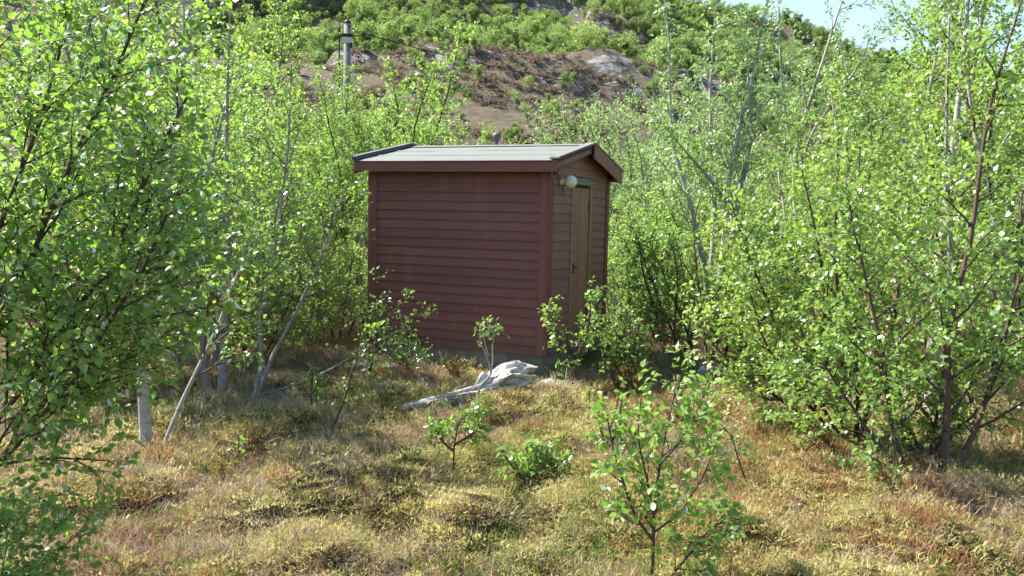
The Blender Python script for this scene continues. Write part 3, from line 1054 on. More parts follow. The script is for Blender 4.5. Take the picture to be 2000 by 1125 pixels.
def copy_tree(src, loc, rz, sc, label=None, cat=None, group=None):
    r = src.copy(); COL.objects.link(r)
    r.location = loc; r.rotation_euler = (0, 0, rz); r.scale = (sc, sc, sc)
    for k in ('label', 'category', 'group'):
        if k in r: del r[k]
    tag(r, label, cat, group)
    for ch in src.children:
        c = ch.copy(); COL.objects.link(c); c.parent = r
    return r


#PLANTS
# ---- hero trees and saplings, one by one
def hero(name, seed, loc, stems, fill, leaf, label, cat='tree', bark='bark_dark', limb='twig', shape=LEAF_FINE, lmat='leaf', single=0, fine=True, leaf_kw=None, group=None, leaf_one=None, sides=10):
    pl = Plant(seed)
    for s in stems:
        if 'pts' in s:
            P0 = np.array(s['pts'], float)
            tt = np.linspace(0, 1, len(P0)); t2 = np.linspace(0, 1, max(8, len(P0) * 3))
            P = np.stack([np.interp(t2, tt, P0[:, k]) for k in range(3)], 1)
            P[1:-1] += pl.rng.normal(0, s.get('wob', 0.012), (len(P) - 2, 3))
            P[1:-1] = 0.5 * P[1:-1] + 0.25 * (P[:-2] + P[2:])
            pl.stem(P, s['r'], s.get('r1', 0.005))
        else:
            pl.auto_stem(s.get('o', (0, 0, 0)), s['d'], s['L'], s['r'], s.get('w', 0.07), s.get('up', 0.05))
    pl.fill(**fill)
    x, y = loc[0], loc[1]
    root = build_plant(name, pl, (x, y, gz(x, y) - 0.03), 0, leaf, shape, M[lmat], M[bark], M[limb], M['twig'], fine, single, sides, leaf_kw, leaf_one)
    tag(root, label, cat, group)
    return root


# near birch whose sprays reach in from the left edge
hero('birch_tree', 11, (-3.45, 4.3), [dict(d=(0.50, -0.08, 1), L=3.5, r=0.013), dict(d=(0.85, -0.05, 0.95), L=3.3, r=0.013), dict(d=(0.22, 0.05, 1), L=3.7, r=0.014),
     dict(d=(1.0, -0.1, 0.85), L=2.9, r=0.015), dict(d=(0.15, -0.15, 1), L=3.1, r=0.013), dict(d=(0.8, 0.0, 0.85), L=2.9, r=0.015), dict(d=(0.62, -0.12, 1), L=3.6, r=0.013), dict(d=(1.0, -0.42, 0.16), L=1.5, r=0.009, up=0.02)],
     dict(n1=16, t0=0.36, l1=0.95, a1=0.65, s2=0.085, l2=0.36, s3=0.06, l3=0.12, sl=0.025, lift=0.02, lean=(0.3, 0, 0.12)), 0.039,
     'near birch with glossy leaves and dark stems leaning in from the left edge', single=300)
x, y = ground_at(285, 893)
tp = at(332, 392, 6.7); tq = at(350, 180, 6.8)
hero('birch_tree', 12, (x, y), [dict(pts=[(0, 0, 0), (-0.02, 0, 0.7), (0.02, 0.02, 1.4), (tp[0] - x, 0.05, tp[2] - GZ), (0.30, 0.1, 3.0), (0.33, 0.1, 3.7)], r=0.045), dict(o=(0.10, 0.05, 0), d=(0.35, 0.15, 1), L=2.2, r=0.014)],
     dict(n1=15, t0=0.30, l1=1.0, a1=0.8, s2=0.12, l2=0.42, s3=0.075, l3=0.12, sl=0.029, lift=0.05), 0.047,
     'birch with a pale grey trunk rooted in a dark mossy hummock at left', bark='bark_pale', limb='bark_dark', single=300)
x, y = ground_at(432, 772)
hero('birch_tree', 13, (x, y), [dict(pts=[(0, 0, 0), (0.02, 0, 0.8), (0.08, 0, 1.6), (0.05, 0.05, 2.6), (0.12, 0.1, 4.6)], r=0.05), dict(o=(-0.25, 0.2, 0), d=(-0.1, 0.2, 1), L=4.2, r=0.035), dict(o=(-0.12, 0.1, 0), d=(-0.3, 0.1, 1), L=3.6, r=0.028)],
     dict(n1=15, t0=0.34, l1=1.2, a1=0.8, s2=0.13, l2=0.42, s3=0.08, l3=0.13, sl=0.030, lift=0.05), 0.050,
     'clump of three grey-stemmed birches in the shaded thicket left of the shed', bark='bark_grey', limb='bark_grey', shape=LEAF_MID, fine=True)
x, y = ground_at(498, 787)
hero('birch_tree', 14, (x, y), [dict(pts=[(0, 0, 0), (0.07, 0, 0.35), (0.05, 0, 0.9), (0.20, 0, 1.5), (0.32, 0.1, 2.6), (0.36, 0.15, 3.6)], r=0.026), dict(o=(0.05, 0.15, 0.1), d=(1.0, 0.3, 0.35), L=1.7, r=0.008, up=0.0), dict(o=(-0.05, 0.1, 0), d=(0.3, 0.3, 1), L=2.6, r=0.018)],
     dict(n1=11, t0=0.40, l1=0.95, a1=0.85, s2=0.14, l2=0.36, s3=0.09, l3=0.12, sl=0.046, lift=0.04), 0.046,
     'slim crooked birch with a bare lower limb reaching towards the shed wall', bark='bark_grey', limb='bark_dark', shape=LEAF_MID)

# right-hand clump
x, y = ground_at(1835, 955)
hero('birch_tree', 21, (x, y), [dict(pts=[(0, 0, 0), (0.02, 0, 0.6), (-0.02, 0, 1.2), (0.12, 0.05, 1.9), (0.2, 0.1, 2.8), (0.45, 0.1, 3.9)], r=0.027), dict(o=(-0.2, 0.1, 0), d=(-0.35, 0.1, 1), L=2.3, r=0.016), dict(o=(0.15, 0.1, 0), d=(0.5, 0.1, 1), L=2.6, r=0.018), dict(o=(-0.25, -0.1, 0), d=(-0.6, -0.1, 0.8), L=1.3, r=0.010)],
     dict(n1=17, t0=0.16, l1=0.95, a1=0.9, s2=0.11, l2=0.40, s3=0.08, l3=0.12, sl=0.023, lift=0.03), 0.043,
     'birch with a dark brown stem and low leafy sprays nearest at right', single=300)
x, y = ground_at(1658, 880)
hero('birch_tree', 22, (x, y), [dict(pts=[(0, 0, 0), (-0.08, 0, 0.4), (-0.12, 0, 1.1), (-0.25, 0.05, 1.9), (-0.22, 0.1, 2.9)], r=0.026), dict(o=(0.05, 0.1, 0), d=(-0.45, -0.05, 1), L=2.6, r=0.015), dict(o=(0.1, 0.05, 0), d=(0.25, 0.1, 1), L=2.7, r=0.015), dict(o=(-0.05, 0.0, 0), d=(-0.9, -0.05, 0.9), L=1.9, r=0.012), dict(o=(0.0, 0.0, 0), d=(-1.0, 0.3, 0.75), L=1.9, r=0.012), dict(o=(0.1, 0.1, 0), d=(0.0, -0.1, 1), L=2.9, r=0.014), dict(o=(0.0, 0.1, 0), d=(-0.55, 0.25, 1), L=2.5, r=0.013)],
     dict(n1=17, t0=0.13, l1=0.85, a1=0.9, s2=0.105, l2=0.38, s3=0.075, l3=0.12, sl=0.022, lift=0.03), 0.042,
     'bushy sunlit birch spreading low over the heather right of the shed', single=300)
x, y = 4.55, 8.7
hero('birch_tree', 23, (x, y), [dict(pts=[(0, 0, 0), (0.03, 0, 1.0), (0.0, 0, 2.0), (0.10, 0.05, 3.2), (0.15, 0.1, 5.6)], r=0.075), dict(o=(0.3, 0.3, 0), d=(0.05, 0.1, 1), L=5.2, r=0.05)],
     dict(n1=20, t0=0.22, l1=1.3, a1=0.9, s2=0.13, l2=0.42, s3=0.085, l3=0.13, sl=0.030, lift=0.04), 0.050,
     'tallest birch at right with thick white bark showing through the leaves', bark='birch_white', limb='bark_dark', shape=LEAF_MID, single=200)
x, y = 4.15, 7.75
hero('birch_tree', 24, (x, y), [dict(pts=[(0, 0, 0), (0.03, 0, 0.7), (0.0, 0, 1.6), (-0.10, 0.05, 2.6), (-0.15, 0.1, 4.4)], r=0.036)],
     dict(n1=20, t0=0.25, l1=1.0, a1=0.85, s2=0.12, l2=0.40, s3=0.08, l3=0.12, sl=0.028, lift=0.04), 0.048,
     'slender pale-stemmed birch between the white trunk and the bushy birch', bark='bark_pale', limb='bark_dark', single=200)
x, y = 5.6, 8.2
hero('birch_tree', 25, (x, y), [dict(d=(0.05, 0, 1), L=5.6, r=0.06), dict(o=(0.1, 0.2, 0), d=(-0.25, 0.1, 1), L=4.8, r=0.035)],
     dict(n1=18, t0=0.3, l1=1.3, a1=0.85, s2=0.13, l2=0.42, s3=0.085, l3=0.13, sl=0.030, lift=0.04), 0.050,
     'birch with two peeling pale trunks at the right edge', bark='birch_white', limb='bark_dark', shape=LEAF_MID)

x, y = 3.55, 6.75
hero('birch_shrub', 26, (x, y), [dict(d=(a, b, 1), L=l, r=0.010) for a, b, l in ((0, -0.1, 1.4), (0.5, 0.0, 1.3), (-0.5, 0.0, 1.2), (0.25, 0.2, 1.6), (-0.9, -0.1, 1.0), (0.9, -0.1, 1.1))],
     dict(n1=12, t0=0.10, l1=0.5, a1=0.9, s2=0.10, l2=0.26, s3=0.08, l3=0.10, sl=0.026, lift=0.03), 0.042, 'leafy birch shrub hiding the foot of the right-hand stems', 'shrub', single=200, sides=7)
x, y = 5.0, 7.3
hero('birch_shrub', 27, (x, y), [dict(d=(a, b, 1), L=l, r=0.012) for a, b, l in ((0, -0.1, 1.8), (0.5, 0.0, 1.6), (-0.5, 0.0, 1.7), (0.2, 0.3, 2.2))],
     dict(n1=14, t0=0.15, l1=0.6, a1=0.9, s2=0.11, l2=0.3, s3=0.08, l3=0.11, sl=0.026, lift=0.03), 0.043, 'birch shrub on the mossy bank at the right edge', 'shrub', single=100, sides=7)

# pale rowans right of the shed
def rowan(seed, x, y, stems, label, dens):
    return hero('rowan_tree', seed, (x, y), stems, dens, 0.075, label, bark='bark_pale', limb='bark_pale', shape=LEAF_LONG, lmat='leaf_pale', leaf_kw=dict(wind=(0.5, -0.1, 0), droop=0.5, upb=0.5, svar=0.35))


rowan(31, 3.35, 13.6, [dict(pts=[(0, 0, 0), (-0.10, 0, 1.2), (-0.35, 0, 2.2), (-0.75, 0.1, 3.3), (-0.95, 0.1, 5.6)], r=0.065, wob=0.05), dict(pts=[(0.12, 0.1, 0), (0.18, 0.1, 1.8), (0.22, 0.1, 3.0), (0.5, 0.1, 4.4), (0.8, 0.2, 6.4)], r=0.065, wob=0.05), dict(pts=[(0.0, 0.25, 0), (0.05, 0.2, 2.0), (-0.1, 0.3, 3.8), (0.0, 0.4, 6.2)], r=0.06, wob=0.05), dict(pts=[(0.25, 0.15, 0), (0.45, 0.15, 2.2), (0.55, 0.1, 3.6), (0.35, 0.1, 5.6)], r=0.05, wob=0.05)],
      'pale-leaved rowan with four bare grey trunks right of the shed gable', dict(n1=16, t0=0.36, l1=1.25, a1=0.7, s2=0.15, l2=0.45, s3=0.10, l3=0.10, sl=0.016, lift=0.10, leaf_from=0.75))
rowan(32, 5.25, 15.3, [dict(pts=[(0, 0, 0), (0.05, 0, 1.6), (-0.1, 0, 3.2), (0.25, 0.1, 4.6), (0.9, 0.1, 6.8)], r=0.075), dict(pts=[(0.1, 0.1, 0), (0.0, 0.1, 2.8), (-0.35, 0.1, 4.4), (-0.55, 0.1, 6.8)], r=0.05), dict(pts=[(0.02, 0.1, 2.8), (0.2, 0.1, 3.6), (0.9, 0.1, 4.7), (1.7, 0.1, 5.8)], r=0.035)],
      'open-crowned rowan with forked dark trunk against the sky', dict(n1=15, t0=0.42, l1=1.3, a1=0.65, s2=0.19, l2=0.42, s3=0.12, l3=0.10, sl=0.018, lift=0.10, leaf_from=0.8))

# foreground sapling
x, y = 0.83, 4.5
def rel(px, py, dep):
    c = at(px, py, dep)
    return (c[0] - x, c[1] - y, c[2] - gz(x, y) + 0.03)
hero('birch_sapling', 41, (x, y), [dict(pts=[(0, 0, 0), rel(1277, 1050, 4.5), rel(1276, 990, 4.5), rel(1290, 900, 4.52), rel(1310, 800, 4.56), rel(1345, 690, 4.62)], r=0.0085, r1=0.003, wob=0.004),
      dict(pts=[rel(1277, 1040, 4.5), rel(1330, 1000, 4.5), rel(1375, 930, 4.5), rel(1400, 860, 4.48)], r=0.0048, r1=0.002, wob=0.004), dict(pts=[rel(1276, 1055, 4.5), rel(1235, 1000, 4.5), rel(1205, 900, 4.5), rel(1185, 810, 4.5)], r=0.007, r1=0.003, wob=0.004),
      dict(pts=[rel(1277, 1010, 4.5), rel(1262, 930, 4.45), rel(1245, 840, 4.4), rel(1255, 750, 4.38)], r=0.0048, r1=0.002, wob=0.004), dict(pts=[rel(1290, 905, 4.5), rel(1340, 850, 4.55), rel(1375, 770, 4.6)], r=0.0045, r1=0.002, wob=0.004), dict(pts=[(0.03, 0, 0), rel(1330, 1100, 4.45), rel(1390, 1030, 4.4), rel(1430, 1015, 4.4)], r=0.0045, r1=0.003, wob=0.004)],
     dict(n1=15, t0=0.16, l1=0.25, a1=0.75, s2=0.075, l2=0.13, s3=0.08, l3=0.06, sl=0.022, lift=0.04, leaf_from=0.1), 0.045,
     'knee-high bright green birch sapling in the sunny foreground heather', 'sapling', single=300, leaf_kw=dict(svar=0.28))
# saplings about the shed
def sap(seed, loc, stems, fill, leaf, label, single=120, cat='sapling', lmat='leaf', bark='bark_dark', name='birch_sapling'):
    return hero(name, seed, loc, stems, fill, leaf, label, cat, bark=bark, limb='twig' if bark == 'bark_dark' else bark, single=single, lmat=lmat, sides=7)


SF = dict(n1=8, t0=0.2, l1=0.32, a1=0.8, s2=0.10, l2=0.14, s3=0.10, l3=0.06, sl=0.032, lift=0.05, leaf_from=0.1)
x, y = ground_at(640, 848)
sap(51, (x, y), [dict(pts=[(0, 0, 0), (0.10, 0, 0.18), (0.17, 0.02, 0.40), (0.22, 0.05, 0.62), (0.36, 0.1, 0.88), (0.42, 0.15, 1.02)], r=0.009, r1=0.003, wob=0.004)], dict(SF, n1=11, l1=0.12, l2=0.06), 0.042, 'thin leaning birch sapling with leaves strung along its stem left of the log')
c = at(722, 700, 9.9)
sap(52, (c[0], c[1]), [dict(pts=[(0, 0, 0), (0.05, 0, 0.35), (0.10, 0, 0.6), (0.28, -0.02, 0.85), (0.50, -0.03, 1.12)], r=0.010, r1=0.003), dict(o=(0.05, 0, 0.35), d=(1.0, -0.1, 0.75), L=0.95, r=0.008, up=0.0), dict(o=(0.0, 0, 0.1), d=(-0.1, 0, 1), L=0.9, r=0.008), dict(o=(0.02, 0, 0.2), d=(0.25, -0.1, 1), L=0.8, r=0.007)],
    dict(SF, n1=9, t0=0.25, l1=0.22, l2=0.12), 0.045, 'birch sapling reaching its sprays across the left end of the red wall')
x, y = ground_at(608, 800)
sap(53, (x, y), [dict(d=(0.0, 0, 1), L=0.48, r=0.006), dict(o=(0.02, 0, 0), d=(0.3, 0, 1), L=0.4, r=0.005)], dict(SF, n1=7, l1=0.14, l2=0.07), 0.042, 'little leafy sapling in the shade left of the leaning one')
x, y = ground_at(922, 800)
sap(54, (x, y), [dict(pts=[(0, 0, 0), (0.03, 0, 0.14), (0.07, 0, 0.32), (0.20, 0.02, 0.46), (0.15, 0.02, 0.66), (0.06, 0.02, 0.80), (0.07, 0.02, 0.98)], r=0.012, r1=0.003, wob=0.004), dict(pts=[(0.19, 0.02, 0.46), (0.21, 0.02, 0.62), (0.20, 0.02, 0.80), (0.22, 0.03, 0.90)], r=0.007, r1=0.003, wob=0.004), dict(pts=[(0.16, 0.02, 0.66), (0.10, 0.0, 0.84), (0.18, 0, 0.96)], r=0.006, r1=0.003, wob=0.003)],
    dict(SF, n1=4, t0=0.80, l1=0.15, l2=0.07, sl=0.022, leaf_from=0.4), 0.040, 'small twisted grey sapling with a leaf tuft on top growing over the log', bark='bark_pale', lmat='leaf_pale', name='rowan_sapling')
c = at(1118, 738, 9.45)
sap(55, (c[0], c[1]), [dict(d=(-0.02, 0, 1), L=1.28, r=0.009), dict(o=(0.02, 0, 0.3), d=(0.25, 0.1, 1), L=0.98, r=0.008), dict(o=(-0.02, 0, 0.3), d=(-0.28, 0, 1), L=0.8, r=0.008)], dict(SF, n1=17, l1=0.21, l2=0.12, sl=0.020), 0.048, 'upright birch sapling with many small leaves in front of the shed door', single=200)
c = at(1085, 742, 9.5)
sap(56, (c[0], c[1]), [dict(d=(0.05, 0, 1), L=0.34, r=0.005)], dict(SF, n1=6, l1=0.10, l2=0.05), 0.040, 'tiny leafy shoot beside the concrete corner of the shed')
c = at(1205, 745, 9.3)
hero('birch_shrub', 57, (c[0], c[1]), [dict(d=(a, b, 1), L=l, r=0.010) for a, b, l in ((0, 0, 0.95), (0.4, 0.1, 0.85), (-0.35, 0.1, 0.8), (0.1, 0.3, 1.0), (0.6, 0.1, 0.7), (-0.15, -0.2, 0.7))],
     dict(SF, n1=11, l1=0.36, l2=0.18, sl=0.028), 0.045, 'low leafy birch shrub right of the shed door', 'shrub', single=200, sides=7)
x, y = ground_at(885, 965)
sap(58, (x, y), [dict(pts=[(0, 0, 0), (0.0, 0, 0.25), (0.01, 0, 0.36), (0.04, 0, 0.5), (0.14, 0, 0.57), (0.24, 0, 0.56)], r=0.006, r1=0.002, wob=0.003), dict(o=(0, 0, 0.26), d=(-0.9, 0, 0.5), L=0.22, r=0.004), dict(o=(0, 0, 0.30), d=(0.8, 0, 0.6), L=0.2, r=0.004)], dict(SF, n1=11, t0=0.40, l1=0.13, l2=0.07, sl=0.018), 0.042, 'small bent sapling with a bare lower stem in the mossy foreground')
x, y = ground_at(1045, 955)
sap(59, (x, y), [dict(d=(a, 0.1, 1), L=l, r=0.003) for a, l in ((0, 0.36), (0.5, 0.34), (-0.5, 0.34), (1.0, 0.34), (-1.1, 0.4))], dict(SF, n1=11, l1=0.15, l2=0.07, sl=0.018), 0.042, 'wide low birch sprig right of the bent sapling', name='birch_sprig')
x, y = ground_at(1465, 965)
sap(60, (x, y), [dict(pts=[(0, 0, 0), (-0.10, 0, 0.22), (-0.16, 0, 0.42), (-0.26, 0, 0.52)], r=0.006, r1=0.002, wob=0.003)], dict(SF, n1=7, t0=0.4, l1=0.10, l2=0.05), 0.042, 'thin dark shoot leaning left beside the foreground sapling')
x, y = ground_at(1185, 900)
sap(61, (x, y), [dict(d=(0.05, 0, 1), L=0.55, r=0.006), dict(d=(0.5, 0.1, 1), L=0.5, r=0.006), dict(d=(-0.4, 0.1, 1), L=0.35, r=0.005)], dict(SF, n1=7, l1=0.13, l2=0.07), 0.040, 'pale little sapling standing behind the foreground birch sapling')
x, y = ground_at(1560, 870)
sap(62, (x, y), [dict(d=(-0.3, 0, 1), L=0.7, r=0.007), dict(d=(-0.9, 0.1, 0.7), L=0.6, r=0.006)], dict(SF, n1=7, l1=0.16, l2=0.08), 0.042, 'shoot with few leaves at the left foot of the bushy birch')
for k, (px, py, sd) in enumerate(((852, 830, 63), (1150, 800, 64), (470, 905, 65))):
    x, y = ground_at(px, py)
    sap(sd, (x, y), [dict(d=(0.1, 0, 1), L=0.22 + 0.05 * k, r=0.004)], dict(SF, n1=5, l1=0.09, l2=0.05), 0.036,
        ['tiny green shoot in front of the grey log', 'little green shoot in the grass right of the log', 'tiny green shoot in the shaded grass at left'][k], single=40)


# small conifers by the foundation
def fronds(name, seed, loc, n, L, up, needle, mats, label, cat, spread=1.0):
    rng = np.random.default_rng(seed)
    root = empty(name, (loc[0], loc[1], gz(*loc) - 0.02))
    tag(root, label, cat)
    polys = []; P_ = []; D_ = []
    for i in range(n):
        az = i * 2.4 + rng.normal(0, 0.2)
        l = L * rng.uniform(0.55, 1.1)
        u = up * rng.uniform(0.6, 1.3)
        Q = grow_line(rng, np.array([0, 0, 0.02 + 0.25 * L * rng.uniform()]), nrm(np.array([math.cos(az) * spread, math.sin(az) * spread, u])), l, 6, 0.06, (0, 0, 0.02))
        polys.append((Q, np.linspace(0.005, 0.0015, 7)))
        for j in range(int(l / 0.035)):
            t = 0.15 + 0.85 * (j + rng.uniform()) / (l / 0.035)
            p, d = lerp_poly(Q, min(0.99, t))
            sd = side_dir(rng, d, 0.9, (0 if j % 2 else math.pi) + rng.normal(0, 0.6))
            T = grow_line(rng, p, sd, 0.16 * l * (1.3 - t) + 0.03, 2, 0.1, (0, 0, 0.0))
            polys.append((T, np.array([0.002, 0.0015, 0.001])))
            for q in range(10):
                pp, dd = lerp_poly(T, rng.uniform(0, 0.99))
                P_.append(pp); D_.append(nrm(dd + rng.normal(0, 0.55, 3)))
        for q in range(int(l / 0.004)):
            pp, dd = lerp_poly(Q, rng.uniform(0.3, 0.99))
            P_.append(pp); D_.append(nrm(dd + rng.normal(0, 0.6, 3)))
    o = mobj('branchwork', tubes_mesh('branchwork', polys, 4, M['twig']), root); o['kind'] = 'stuff'
    P = np.array(P_); d = np.array(D_); m = len(P)
    r = rng.normal(0, 1, (m, 3)); nn = r - (r * d).sum(1)[:, None] * d; nn /= np.linalg.norm(nn, axis=1)[:, None]
    S = needle * rng.uniform(0.7, 1.3, m)
    half = vnoise(P[:, 0] * 6, P[:, 1] * 6 + P[:, 2] * 6, seed) > 0.0
    for k, mt in enumerate(mats):
        s_ = half if k else ~half
        if len(mats) == 1: s_ = np.ones(m, bool)
        if s_.any():
            o = mobj('needles', leaf_mesh('needles', (P[s_], d[s_], np.cross(nn, d)[s_], nn[s_], S[s_]), LEAF_LONG, M[mt], rng), root); o['kind'] = 'stuff'
    return root


c = at(798, 706, 10.45)
fronds('spruce_seedling', 71, (c[0], c[1]), 16, 0.46, 0.75, 0.024, ['spruce'], 'dark green spruce seedling against the shed foundation', 'seedling')
c = at(892, 742, 9.95)
fronds('juniper_bush', 72, (c[0], c[1]), 18, 0.36, 1.0, 0.022, ['juniper_green', 'juniper_rust'], 'rust and green juniper bush behind the grey log', 'juniper')
c = at(1228, 760, 9.15)
fronds('juniper_bush', 73, (c[0], c[1]), 16, 0.48, 1.3, 0.022, ['juniper_rust', 'juniper_green'], 'rusty brown juniper bush amid the shrubs right of the shed door', 'juniper', 0.8)
c = at(1345, 470, 15.5)
fronds('juniper_bush', 74, (c[0], c[1]), 20, 1.4, 2.4, 0.05, ['juniper_rust'], 'dead rust-coloured juniper under the rowan trunks', 'juniper', 0.8)
c = at(1415, 790, 9.3)
fronds('heather_bush', 75, (c[0], c[1]), 26, 0.34, 0.9, 0.016, ['juniper_rust'], 'dry brown heather bush in front of the grey rock', 'heather')

# ---- repeated trees: prototypes, then copies
PROTO = {}


def proto(key, name, seed, stems, fill, leaf, bark, limb, shape=LEAF_MID, lmat='leaf_far', leaf_kw=None):
    pl = Plant(seed)
    for s in stems:
        pl.auto_stem(s.get('o', (0, 0, 0)), s['d'], s['L'], s['r'], s.get('w', 0.10), s.get('up', 0.06))
    pl.fill(**fill)
    PROTO[key] = [build_plant(name, pl, (0, 0, -50), 0, leaf, shape, M[lmat], M[bark], M[limb], M['twig'], False, 0, 8, leaf_kw), False]


FM = dict(s2=0.125, l2=0.45, s3=0.075, l3=0.14, sl=0.023)
proto('b1', 'birch_tree', 101, [dict(d=(0.05, 0, 1), L=5.6, r=0.055)], dict(FM, n1=34, t0=0.16, l1=1.35, a1=0.85, lift=0.06), 0.052, 'bark_grey', 'bark_dark')
proto('b2', 'birch_tree', 102, [dict(d=(0.15, 0, 1), L=4.6, r=0.04), dict(o=(0.2, 0.1, 0), d=(-0.2, 0.2, 1), L=4.9, r=0.045), dict(o=(0, -0.2, 0), d=(0.1, -0.25, 1), L=4.2, r=0.035)], dict(FM, n1=17, t0=0.14, l1=1.1, a1=0.8, lift=0.05), 0.052, 'bark_grey', 'bark_grey')
proto('b3', 'birch_tree', 103, [dict(d=(0.02, 0, 1), L=6.0, r=0.05)], dict(FM, n1=30, t0=0.20, l1=0.95, a1=0.7, lift=0.09, l2=0.34), 0.052, 'bark_dark', 'bark_dark')
proto('slim', 'birch_tree', 104, [dict(d=(0.0, 0, 1), L=6.0, r=0.038), dict(o=(0.12, 0, 0), d=(0.08, 0.05, 1), L=5.2, r=0.03)], dict(FM, n1=30, t0=0.18, l1=1.0, a1=0.75, lift=0.08, l2=0.4), 0.060, 'bark_dark', 'bark_dark')
proto('wispy', 'willow_tree', 105, [dict(d=(0.25, 0, 1), L=4.6, r=0.035), dict(o=(-0.2, 0, 0), d=(-0.15, 0.1, 1), L=4.2, r=0.03), dict(o=(0.2, 0.2, 0), d=(0.45, 0, 1), L=3.8, r=0.03)], dict(FM, n1=16, t0=0.12, l1=1.0, a1=0.5, lift=0.10, sl=0.04), 0.075, 'bark_grey', 'bark_dark', LEAF_LONG, 'leaf_pale', dict(wind=(0.9, -0.1, 0.1), droop=0.1))
proto('bush1', 'birch_shrub', 106, [dict(o=(0.12 * i - 0.3, 0.1 * (i % 3), 0), d=(0.22 * i - 0.6, 0.25 * (i % 3) - 0.25, 1), L=1.9 + 0.12 * (i % 4), r=0.016) for i in range(6)], dict(FM, n1=12, t0=0.12, l1=0.62, a1=0.75, lift=0.05, l2=0.28), 0.050, 'bark_dark', 'bark_dark')
proto('bush2', 'birch_shrub', 107, [dict(o=(0.1 * i - 0.2, 0.12 * (i % 2), 0), d=(0.3 * i - 0.6, 0.3 * (i % 2) - 0.15, 1), L=1.4 + 0.15 * (i % 3), r=0.013) for i in range(5)], dict(FM, n1=11, t0=0.10, l1=0.55, a1=0.8, lift=0.05, l2=0.26), 0.048, 'bark_grey', 'bark_dark')
rngp = np.random.default_rng(77)


def place(key, px, depth, sc, label, cat, group):
    x = (px - 1000) / FPX * depth
    loc = (x, depth, gz(x, depth) - 0.04)
    rz = float(rngp.uniform(0, 6.28)) if key != 'wispy' else float(rngp.normal(0, 0.35))
    src, used = PROTO[key]
    if not used:
        PROTO[key][1] = True
        src.location = loc; src.rotation_euler = (0, 0, rz); src.scale = (sc,) * 3
        return tag(src, label, cat, group)
    return copy_tree(src, loc, rz, sc, label, cat, group)


GL = ('young leafy birch in the dense thicket left of the shed', 'tree', 'birches of the thicket left of the shed')
for key, px, dep, sc in (('b1', 170, 9.2, 0.95), ('b3', 235, 8.5, 0.85), ('b2', 585, 12.6, 0.70), ('b2', 655, 14.6, 0.74), ('b2', 455, 10.6, 0.85), ('b2', 375, 9.9, 0.92), ('b2', 300, 13.5, 1.0), ('b2', 330, 10.6, 0.95), ('b3', 90, 11.5, 1.0), ('b1', 250, 12.2, 1.0), ('b3', 420, 12.0, 0.98), ('b1', -60, 10.0, 1.0),
                         ('b2', 500, 13.2, 0.95), ('b1', 20, 14.5, 1.1), ('b1', 390, 15.0, 1.1), ('b3', 560, 15.2, 0.74), ('b2', 160, 16.0, 1.2), ('b1', 480, 18.0, 1.15), ('b2', 290, 18.5, 1.3),
                         ('b1', 620, 19.5, 0.95), ('b2', 560, 22.0, 1.25), ('b1', 400, 23.0, 1.35), ('b2', 660, 24.5, 0.98), ('b2', 100, 21.0, 1.4), ('b2', -150, 14.0, 1.1)):
    place(key, px, dep, sc, *GL)
GB = ('slender sunlit birch rising behind the shed roof', 'tree', 'slender birches behind the shed')
for key, px, dep, sc in (('slim', 805, 16.5, 0.98), ('slim', 745, 17.5, 0.84), ('slim', 855, 17.0, 0.86), ('slim', 900, 19.5, 0.74), ('slim', 705, 19.0, 0.86), ('b2', 690, 21.0, 1.15), ('b2', 770, 22.0, 1.12), ('b2', 885, 24.0, 1.02), ('b2', 640, 22.5, 1.25), ('b2', 725, 23.0, 1.22), ('b2', 830, 21.5, 1.05), ('b2', 600, 20.5, 1.15), ('b2', 935, 31.0, 0.95), ('b2', 980, 36.0, 0.80)):
    place(key, px, dep, sc, *GB)
GW = ('wind-bent pale green willow beyond the shed gable', 'tree', 'pale willows beyond the shed gable')
for px, dep, sc in ((1075, 27, 0.96), (1120, 24, 0.98), (1165, 26, 1.06), (1205, 22.5, 0.95), (1255, 24, 1.0), (1300, 21.5, 0.9), (1140, 31, 1.1), (1230, 30, 1.15), (1340, 27, 1.05), (1020, 34, 0.8), (1400, 24, 1.0), (1470, 26, 1.1)):
    place('wispy', px, dep, sc * 1.28, *GW)
GS = ('leafy birch shrub in the scrub right of the shed', 'shrub', 'birch shrubs right of the shed')
for key, px, dep, sc in (('bush1', 1300, 12.6, 0.95), ('bush2', 1262, 13.6, 1.1), ('bush1', 1390, 11.9, 1.0), ('bush2', 1340, 14.6, 1.3), ('bush1', 1455, 12.6, 1.1), ('bush2', 1220, 16.0, 1.3), ('bush1', 1290, 17.5, 1.15),
                         ('bush2', 1500, 11.2, 1.15), ('bush1', 1420, 16.0, 1.3), ('bush2', 1370, 19.0, 1.5), ('bush1', 1230, 20.0, 1.3), ('bush2', 1200, 13.6, 0.9)):
    place(key, px, dep, sc, *GS)
GR = ('young birch in the dense stand at the right of the clearing', 'tree', 'birches of the stand at right')
for key, px, dep, sc in (('b2', 1580, 11.5, 0.85), ('b3', 1640, 10.4, 0.62), ('b2', 1735, 11.0, 1.0), ('b1', 1830, 11.6, 1.05), ('b2', 1950, 10.0, 1.0), ('b1', 2040, 9.0, 0.95), ('b3', 1690, 13.5, 0.72), ('b1', 1600, 15.0, 0.75),
                         ('b2', 1780, 14.5, 1.2), ('b1', 1900, 14.0, 1.15), ('b2', 2010, 13.5, 1.2), ('b1', 1700, 18.5, 0.85), ('b2', 1560, 19.5, 0.95), ('b1', 1840, 18.5, 1.3), ('b2', 1960, 18.0, 1.3), ('b2', 1650, 23.0, 0.95), ('b1', 2120, 12.0, 1.1)):
    place(key, px, dep, sc, *GR)
GLS = ('low shrub under the birches left of the shed', 'shrub', 'shrubs under the left birches')
